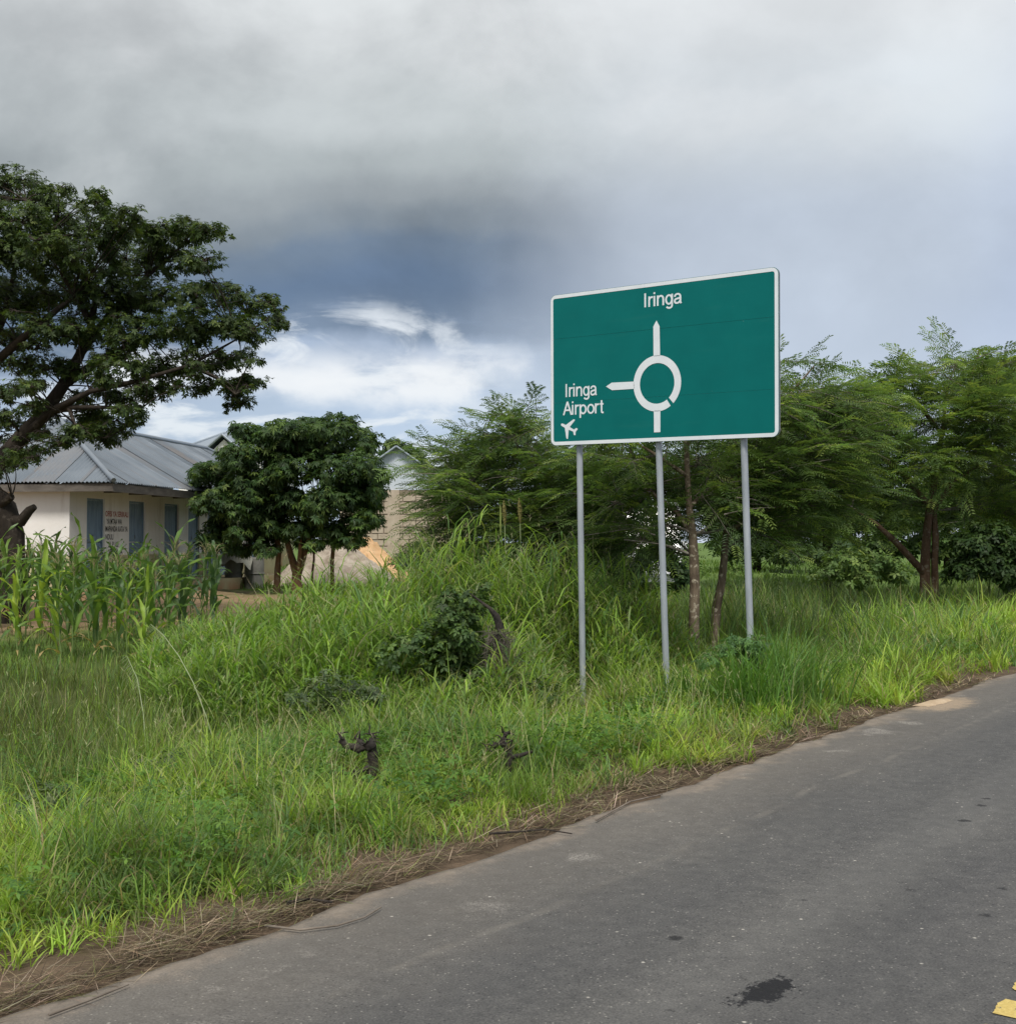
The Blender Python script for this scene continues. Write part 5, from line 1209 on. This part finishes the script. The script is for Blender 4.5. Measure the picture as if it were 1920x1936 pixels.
M['stalk'] = plain('pale_grass_stalk', (.22, .27, .13), (.30, .34, .19), 6, .6, bmp=0)
stalks()

def burnt():
    def snag(name, label, Y, px, tubes, twigs=()):
        b = gpt(px, Y); root = empty(name, b); tag(root, label, 'stump'); bpy.context.view_layer.update(); inv = root.matrix_world.inverted()
        for i, (pts, rad) in enumerate(tubes):
            q = [pix(x, y + 1, Y + dy) for x, y, dy in pts]
            if i == 0: q = [Vector((q[0].x, q[0].y, float(hgt(q[0].x, q[0].y)) - .05))] + q; rad = (rad[0],) + tuple(rad)
            fine = []; fr = []
            for k in range(len(q) - 1):
                for t in (0, .33, .66):
                    j = Vector((random.uniform(-1, 1), random.uniform(-1, 1), random.uniform(-1, 1))) * .008
                    fine.append(q[k].lerp(q[k + 1], t) + j); fr.append((rad[k] + (rad[k + 1] - rad[k]) * t) * random.uniform(.5, .95))
            fine.append(q[-1]); fr.append(rad[-1])
            mb = MB(); mb.tube(fine, fr, 9, jit=.3)
            for _ in range(9):
                a = random.choice(fine[len(fine) // 3:]); dv = Vector((random.gauss(0, 1), random.gauss(0, 1), random.gauss(.5, .8))).normalized() * random.uniform(.04, .13); mb.tube([a, a + dv * .6 + Vector((.008, 0, .01)), a + dv], [.009, .005, .0015], 5)
            mb; mb.build('stump_body' if i == 0 else 'charred_root', M['charred'], root).matrix_parent_inverse = inv
    snag('burnt_stump', 'charred two-horned tree stump poking out of the verge grass', 10.1, 703,
         [(((704, 1455, 0), (705, 1430, 0), (700, 1412, 0), (690, 1405, 0)), (.075, .07, .06, .045)),
          (((695, 1412, 0), (675, 1414, -.05), (655, 1410, -.08), (646, 1400, -.1), (641, 1386, -.1)), (.05, .045, .035, .028, .008)),
          (((695, 1408, 0), (705, 1400, .05), (706, 1392, .06), (698, 1384, .05)), (.045, .036, .022, .006)),
          (((690, 1415, 0), (678, 1400, .1), (672, 1392, .12)), (.03, .022, .006)),
          (((700, 1450, 0), (670, 1462, -.1), (635, 1462, -.15)), (.03, .02, .008))])
    snag('burnt_stump', 'small twisted charred snag near the road edge', 10.0, 955,
         [(((962, 1425, 0), (955, 1410, 0), (943, 1402, 0)), (.03, .03, .025)), (((945, 1404, 0), (952, 1396, 0), (957, 1388, 0), (950, 1384, .02)), (.026, .022, .014, .005)), (((945, 1405, 0), (932, 1412, 0), (922, 1420, 0)), (.022, .014, .006))])
    def stick(label, pts, Y, r, mat):
        q = [pix(x, y, Y) for x, y in pts]; mb = MB()
        c = q[len(q) // 2]; b = Vector((c.x, c.y, c.z - r)); mb.tube([v - b for v in q], taper(r, r * .6, len(q)), 7, jit=.15); o = mb.build('stick', mat); o.location = b; tag(o, label, 'stick')
    stick('short black burnt stick lying beside the small snag', ((968, 1432), (985, 1428), (1006, 1421)), 9.9, .022, M['charred'])
    def edge_stick(label, pts, r, mat):
        q = []
        for px, py in pts:
            Y = F * (EYE - .03) / (py - HOR); q.append(Vector(((px - CX) / F * Y, Y, max(float(hgt((px - CX) / F * Y, Y)), 0) + r + .012)))
        b = q[0].copy(); mb = MB(); mb.tube([v - b for v in q], taper(r, r * .55, len(q)), 6, jit=.12); o = mb.build('stick', mat); o.location = b; tag(o, label, 'stick')
    edge_stick('long curved dry stick along the straw at the lower road edge', ((505, 1740), (570, 1748), (640, 1740), (690, 1725), (722, 1706)), .007, M['deadwood'])
    edge_stick('thick dark stick lying in the straw above the curved one', ((545, 1700), (585, 1692), (630, 1698)), .011, M['charred'])
    edge_stick('straight pale stick lying on the sand by the litter', ((100, 1905), (180, 1876), (250, 1848)), .006, M['deadwood'])
    edge_stick('dark bent stick at the asphalt edge below the sign', ((925, 1570), (985, 1566), (1030, 1562), (1080, 1570)), .008, M['charred'])
    edge_stick('dry twig on the bare soil beneath the middle post', ((1125, 1545), (1190, 1510), (1250, 1496)), .007, M['deadwood'])
burnt()

def brush_heap():
    Y = 14.4; b = gpt(945, Y); root = empty('brush_heap', b); tag(root, 'grey heap of dead drooping brushwood in the tall grass', 'brushwood')
    mb = MB(); top = pix(940, 1184, Y) - b
    for i in range(45):
        th = random.uniform(0, 2 * math.pi); r = random.uniform(.12, .36); j = lambda k=.03: Vector((random.gauss(0, k), random.gauss(0, k), random.gauss(0, k)))
        p0 = top + Vector((random.gauss(0, .09), random.gauss(0, .09), random.uniform(-.35, .03)))
        k = random.uniform(.3, 1); z1 = p0.z - (top.z * k) * random.uniform(.15, .35); z2 = max(.02, p0.z - top.z * k)
        p1 = Vector((top.x + math.cos(th) * r * .7, top.y + math.sin(th) * r * .7, z1)); p2 = Vector((top.x + math.cos(th) * r * 1.15 + .06, top.y + math.sin(th) * r, z2))
        mb.tube([p0, p0.lerp(p1, .6) + j() + Vector((0, 0, .04)), p1 + j(), p1.lerp(p2, .5) + j(.04), p2 + j(.05)], [.004, .0035, .003, .0028, .0015], 3, cap=False)
    for i in range(800):
        zz = random.random() ** .8 * top.z * .95; th = random.uniform(0, 6.283); rr = (.30 * (1 - (zz / top.z) ** 1.4) + .06) * (.5 + 1.0 * float(vnoise(th * 1.3 + 3, zz * 4, 1, 2))); r = rr * random.uniform(.5, 1.1)
        p0 = Vector((top.x + math.cos(th) * r + .03, top.y + math.sin(th) * r, zz)); dv = Vector((random.gauss(0, 1), random.gauss(0, 1), random.gauss(-.4, .7))).normalized() * random.uniform(.08, .25)
        mb.tube([p0, p0 + dv * .5 + Vector((0, 0, .015)), p0 + dv], [.0035, .003, .0015], 3, cap=False)
    mb.build('dead_twigs', M['deadgrey'], root)['kind'] = 'stuff'
    mb = MB(); q = [pix(x, y, Y - .1) - b for x, y in ((945, 1190), (938, 1165), (925, 1150), (905, 1135), (888, 1122))]
    mb.tube(q, [.05, .04, .022, .014, .006], 8, jit=.2); mb.build('dead_branch', M['charred'], root)
M['deadgrey'] = plain('dead_grey_twigs', (.065, .052, .045), (.19, .16, .14), 9, .95, bmp=0)
brush_heap()

def sorghum():
    for px, yt, lab, Yy in ((952, 948, 'sorghum plant with olive seed head, left of the pair', 19.6), (981, 944, 'sorghum plant with olive seed head, nearer the sign', 19.8)):
        b = gpt(px + 3, Yy); root = empty('sorghum_plant', b); tag(root, lab, 'sorghum', 'sorghum plants'); top = pix(px, yt, Yy) - b; hb = pix(px + 2, yt + 46, Yy) - b
        mb = MB(); mb.tube([(0, 0, 0), (0.02, 0, hb.z * .5), tuple(hb)], [.012, .01, .007], 6); mb.build('stem', M['stalk'], root)
        mb = MB(); q = [hb, hb.lerp(top, .25), hb.lerp(top, .55), hb.lerp(top, .85), top]
        mb.tube(q, [.008, .022, .026, .016, .004], 10, jit=.3)
        for i in range(160):
            t = random.random(); c = hb.lerp(top, t); rr = .040 * math.sin(math.pi * min(1, .12 + t * .85)); a = random.uniform(0, 6.28)
            e = c + Vector((math.cos(a) * rr, math.sin(a) * rr, .03)); mb.tube([c, e], [.006, .005], 4)
        mb.build('seed_head', M['sorghum'], root)
        for k in range(5):
            n = 1; s = Soup(); P = np.array([[0, 0, hb.z * (.25 + .15 * k)]])
            s.add(*blades(P, np.array([.75]), np.array([.05]), np.array([k * 2.4 + px]), np.array([.45]), np.array([1.7]), 9, pick(1, [(.09, .15, .05)], [1]), tw=np.array([0.]))); s.build('leaf', M['maize'], root)
M['sorghum'] = plain('sorghum_grain', (.12, .11, .035), (.20, .175, .055), 30, .8, bmp=.4)
sorghum()

# ------------------------------------------------------------------ maize
def maize():
    def leaf_mesh(L, w, tilt, bend, c, fold=.25):
        lev = 9; t = np.linspace(0, 1, lev); ang = tilt + bend * t ** 1.2; seg = L / (lev - 1)
        px_ = np.concatenate([[0], np.cumsum(np.sin(ang[:-1]) * seg)]); pz = np.concatenate([[0], np.cumsum(np.cos(ang[:-1]) * seg)])
        hw = w * .5 * np.minimum(1, .5 + 2.5 * t) * (1 - t ** 2.4) + .001
        wav = .22 * w * np.sin(t * 14 + random.uniform(0, 6))
        nx, nz = -np.cos(ang), np.sin(ang)
        v = np.zeros((lev, 3, 3))
        for k, sg in ((0, -1), (1, 0), (2, 1)):
            up = abs(sg) * fold * hw + (sg * wav if sg else 0)
            v[:, k, 0] = px_ + nx * up; v[:, k, 1] = sg * hw; v[:, k, 2] = pz + nz * up
        i = np.arange(lev - 1)[:, None] * 3 + np.arange(2)[None, :]
        q = np.stack([i, i + 1, i + 4, i + 3], -1).reshape(-1, 4)
        cc = np.repeat(np.array([c]), lev * 3, 0); cc[1::3] = cc[1::3] * 1.25
        o = np_mesh('leaf', v, q, M['maize'], None, cc, smooth=True); me = o.data; bpy.data.objects.remove(o); return me
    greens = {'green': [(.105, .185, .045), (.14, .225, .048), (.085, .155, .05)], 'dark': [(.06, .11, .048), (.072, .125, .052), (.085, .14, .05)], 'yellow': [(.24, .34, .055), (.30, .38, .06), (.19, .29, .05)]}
    LM = {k: [leaf_mesh(random.uniform(.66, .92), random.uniform(.075, .105), random.uniform(.12, .38), random.uniform(1.0, 2.1), c) for c in v for _ in range(3)] for k, v in greens.items()}
    DRYM = [leaf_mesh(.55, .05, .8, 2.0, (.34, .26, .12)) for _ in range(2)]
    def stalk_mesh(H, c):
        mb = MB(); pts = []; rad = []
        nn = 9
        for i in range(nn):
            t = i / (nn - 1); pts.append((.012 * (-1) ** i, .0, H * t)); rad.append((.017 - .009 * t) * (1.12 if i % 2 else 1))
        mb.tube(pts, rad, 7); o = mb.build('stalk', M['stalk_green']); me = o.data; bpy.data.objects.remove(o); return me
    SM = [stalk_mesh(h, None) for h in (1.45, 1.62, 1.78)]
    def tassel_mesh():
        mb = MB(); mb.tube([(0, 0, 0), (0, 0, .34)], [.006, .002], 5)
        for i in range(9):
            a = i * 2.4; l = random.uniform(.16, .26); z = .02 + .018 * i
            mb.tube([(0, 0, z), (math.cos(a) * l * .4, math.sin(a) * l * .4, z + l * .6), (math.cos(a) * l * .8, math.sin(a) * l * .8, z + l * .75)], [.005, .0045, .002], 4)
        o = mb.build('tassel', M['tassel']); me = o.data; bpy.data.objects.remove(o); return me
    TM = [tassel_mesh() for _ in range(3)]
    spots = []
    for px in np.linspace(-45, 392, 19):
        for r in range(5):
            Y = 18.4 + r * 1.45 + random.uniform(-.35, .35); p = px + random.uniform(-11, 11)
            lim = 18.0 + max(0, (p - 290)) * .022
            if Y < lim: continue
            if p > 300 and random.random() < .12: continue
            spots.append((p, Y, r))
    ntass = 0
    for (p, Y, r) in spots:
        b = gpt(p, Y, -.02)
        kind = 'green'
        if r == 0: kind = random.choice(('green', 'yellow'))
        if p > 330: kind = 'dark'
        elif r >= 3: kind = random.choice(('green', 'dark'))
        sc = random.uniform(.84, 1.06) * (.72 if (kind == 'yellow') else 1) * (1 - .06 * r)
        H = random.choice((0, 1, 2)); hh = (1.45, 1.62, 1.78)[H]
        ytop = random.uniform(1046, 1072) if 140 < p < 275 else random.uniform(1016, 1054)
        sc = min(sc, (EYE - (ytop - HOR) / F * Y - b.z) / (hh + .22))
        root = empty('maize_plant', b, random.uniform(0, 6.283)); root.scale = (sc, sc, sc)
        root.rotation_euler = (random.gauss(0, .05), random.gauss(0, .05), random.uniform(0, 6.283))
        link(bpy.data.objects.new('stalk', SM[H]), root)
        nl = random.randint(8, 10)
        for i in range(nl):
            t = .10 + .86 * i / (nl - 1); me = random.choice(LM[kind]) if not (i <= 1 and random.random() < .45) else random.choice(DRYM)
            o = bpy.data.objects.new('leaf', me); link(o, root); o.location = (0, 0, hh * t)
            o.rotation_euler = (random.gauss(0, .12), random.gauss(-.15 if t > .8 else 0, .15) - (.15 if t > .8 else 0), (i % 2) * math.pi + random.gauss(0, .35)); k = (.75 + .5 * math.sin(math.pi * (.15 + .75 * t))) * random.uniform(.85, 1.1); o.scale = (k, k, k)
        if kind != 'yellow' and random.random() < .85:
            o = bpy.data.objects.new('tassel', random.choice(TM)); link(o, root); o.location = (0, 0, hh - .01)
        rowl = ('in the front row', 'in the second row', 'in the middle of the patch', 'towards the back', 'nearest the white house')[r]
        plc = 'at the left picture edge' if p < 45 else 'below the pale end wall' if p < 130 else 'below the first blue door' if p < 195 else 'below the painted lettering' if p < 250 else 'below the third blue door'
        rowl = ('front', 'second', 'middle', 'fourth', 'rearmost')[r]
        if kind == 'yellow': lab = 'short yellow-green maize plant in the front row ' + plc
        elif p > 330: lab = 'dark maize plant at the right end of the ' + rowl + ' row' + (', by the bare earth' if p > 362 else ', not outermost')
        else: lab = ('leafy green' if kind == 'green' else 'dark green') + ' maize plant in the ' + rowl + ' row ' + plc
        tag(root, lab, 'maize plant', 'maize plants before the white house: ' + lab)
M['stalk_green'] = plain('maize_stalk', (.10, .16, .045), (.17, .22, .07), 6, .6, bmp=0, stretch=(1, 1, .3))
M['tassel'] = plain('maize_tassel', (.22, .19, .09), (.33, .28, .15), 12, .85, bmp=0)
maize()

# ------------------------------------------------------------------ yard things
def yard():
    # concrete rings with a tarpaulin
    for px, w, lab in ((443, 17, 'left concrete well ring standing under the tree by the house'), (481, 18, 'right concrete well ring beside a similar one under the tree')):
        Y = 36.0; b = gpt(px, Y, -.03); root = empty('concrete_ring', b); tag(root, lab, 'concrete ring', 'concrete rings'); r = w * Y / F * 1.0; h = pix(px, 1054, Y).z - b.z
        mb = MB(); n = 28
        prof = [(r, 0), (r * 1.02, h * .1), (r, h * .95), (r * .98, h), (r * .84, h), (r * .84, .1)]
        vs = [(math.cos(2 * math.pi * j / n) * q, math.sin(2 * math.pi * j / n) * q, z) for q, z in prof for j in range(n)]
        mb.mesh(vs, [(i * n + j, i * n + (j + 1) % n, (i + 1) * n + (j + 1) % n, (i + 1) * n + j) for i in range(len(prof) - 1) for j in range(n)], True); mb.build('ring', M['concrete'], root)
        mb = MB(); mb.tube([(math.cos(a) * r * 1.02, math.sin(a) * r * 1.02, h * .5) for a in np.linspace(0, 2 * math.pi, 25)], .025, 6, cap=False); mb.build('joint_band', M['concrete'], root)
    Y = 35.8; c = pix(446, 1053, Y); n = 20; mb = MB(); vs = []
    for i in range(n + 1):
        for j in range(n + 1):
            u, v = i / n * 2 - 1, j / n * 2 - 1; rr = math.hypot(u, v)
            z = .16 * max(0, 1 - rr * rr) - max(0, rr - .72) * .55 + .035 * math.sin(u * 9 + v * 4) + random.uniform(-.012, .012)
            vs.append((u * .52, v * .45, z + .04))
    mb.mesh(vs, [(i * (n + 1) + j, (i + 1) * (n + 1) + j, (i + 1) * (n + 1) + j + 1, i * (n + 1) + j + 1) for i in range(n) for j in range(n)], True)
    o = mb.build('tarpaulin', M['tarp']); o.location = c; tag(o, 'grey tarpaulin draped over the left concrete ring', 'tarpaulin')
    # rubble heap and orange sand heap
    def heap(name, lab, cat, px, Y, wpx, ytop, mat, jag, sk=0.0, dep=.9):
        b = gpt(px, Y, -.05); W_ = wpx / 2 * Y / F; h = pix(px, ytop, Y).z - b.z; n = 34; vs = []
        for i in range(n + 1):
            for j in range(n + 1):
                u, v = i / n * 2 - 1, j / n * 2 - 1; rr = math.hypot(u, v)
                k = max(0, 1 - rr) ** .85 if rr < 1 else 0
                z = h * k * (1 + jag * (float(vnoise(u * 6 + 20, v * 6 + 9, 1, 3)) - .5)) * (1 + sk * u)
                vs.append((u * W_ * 1.15, v * W_ * dep, z if rr < 1 else -.1))
        mb = MB(); mb.mesh(vs, [(i * (n + 1) + j, (i + 1) * (n + 1) + j, (i + 1) * (n + 1) + j + 1, i * (n + 1) + j + 1) for i in range(n) for j in range(n)], jag < .3)
        o = mb.build(name, mat); o.location = b; tag(o, lab, cat, kind='stuff'); return o
    heap('rubble_heap', 'pale heap of building rubble behind the forked trunk', 'rubble', 635, 38.0, 220, 1022, M['rubble'], .75)
    heap('sand_heap', 'orange sand heap at the right of the rubble', 'sand', 690, 40.0, 170, 1012, M['orange_sand'], .35)
    # poles
    for px, yt, yb, r, lab, Y in ((591, 1040, 1112, .035, 'short thin pole standing in front of the rubble', 33.5), (629, 985, 1116, .06, 'tall crooked pole at the right side of the round tree', 33.0)):
        b = gpt(px, Y, -.1); t = pix(px + 2, yt, Y) - b; mb = MB(); mb.tube([(0, 0, 0), (t.x * .5 - .03, 0, t.z * .45), (t.x * .6 + .02, 0, t.z * .8), tuple(t)], [r, r * .92, r * .85, r * .8], 9, jit=.1); o = mb.build('wooden_pole', M['bark_brown']); o.location = b; tag(o, lab, 'pole')
yard()

def minibus():
    Y = 38.0; px = 1226; b = gpt(px, Y); root = empty('white_minibus', b, R(86)); tag(root, 'white minibus parked in the field, glimpsed through foliage behind the sign', 'minibus')
    zt = pix(px, 950, Y).z - b.z; H = max(2.2, min(zt, 2.75)); Lg = 4.7; Wd = 1.75; g0 = .32
    prof = [(-Lg / 2, g0 + .15), (-Lg / 2 + .03, 1.0), (-Lg / 2 + .28, 1.25), (-Lg / 2 + .95, H - .22), (-Lg / 2 + 1.2, H - .05), (-Lg / 2 + 1.6, H), (Lg / 2 - .35, H), (Lg / 2 - .08, H - .14), (Lg / 2, 1.2), (Lg / 2, g0 + .1), (Lg / 2 - .1, g0), (-Lg / 2 + .1, g0)]
    mb = MB(); mb.prism(prof[::-1], -Wd / 2, Wd / 2); body = mb.build('body', M['car_white'], root, bevel=.06)
    zs0, zs1 = 1.25, H - .32
    for x0, x1 in ((-1.35, -.55), (-.45, .65), (.75, 1.95)):
        for sy in (-1, 1):
            mb = MB(); y0 = sy * (Wd / 2 + .004); y1 = sy * (Wd / 2 + .016); mb.box(x0, x1, min(y0, y1), max(y0, y1), zs0, zs1); mb.build('window', M['glass'], root)
    mb = MB(); x0, x1 = -Lg / 2 + .30, -Lg / 2 + .93
    mb.poly([(x0 - .04, -Wd / 2 + .1, 1.30), (x0 - .04, Wd / 2 - .1, 1.30), (x1 - .06, Wd / 2 - .16, H - .24), (x1 - .06, -Wd / 2 + .16, H - .24)]); mb.build('windscreen', M['glass'], root)
    for x in (-1.45, 1.35):
        for sy in (-1, 1):
            mb = MB(); y = sy * (Wd / 2 - .09); mb.tube([(x, y - .1, .33), (x, y + .1, .33)], .33, 22); wh = mb.build('wheel', M['rubber'], root)
            mb = MB(); mb.tube([(x, y - .108, .33), (x, y + .108, .33)], .19, 16); mb.build('rim', M['chrome'], wh)
    for sy in (-1, 1):
        mb = MB(); mb.box(-Lg / 2 - .02, -Lg / 2 + .1, sy * .6 - .16, sy * .6 + .16, .78, .98); mb.build('headlight', M['lamp_clear'], root)
        mb = MB(); mb.box(Lg / 2 - .05, Lg / 2 + .015, sy * .72 - .07, sy * .72 + .07, .85, 1.2); mb.build('tail_light', M['lamp_red'], root)
        mb = MB(); y = sy * (Wd / 2 + .12); mb.box(-1.62, -1.52, y - .09, y + .09, 1.3, 1.55); mb.build('mirror', M['car_white'], root)
    mb = MB(); mb.box(-Lg / 2 - .06, -Lg / 2 + .05, -Wd / 2 + .05, Wd / 2 - .05, .36, .6); mb.build('bumper', M['galv_dark'], root)
minibus()
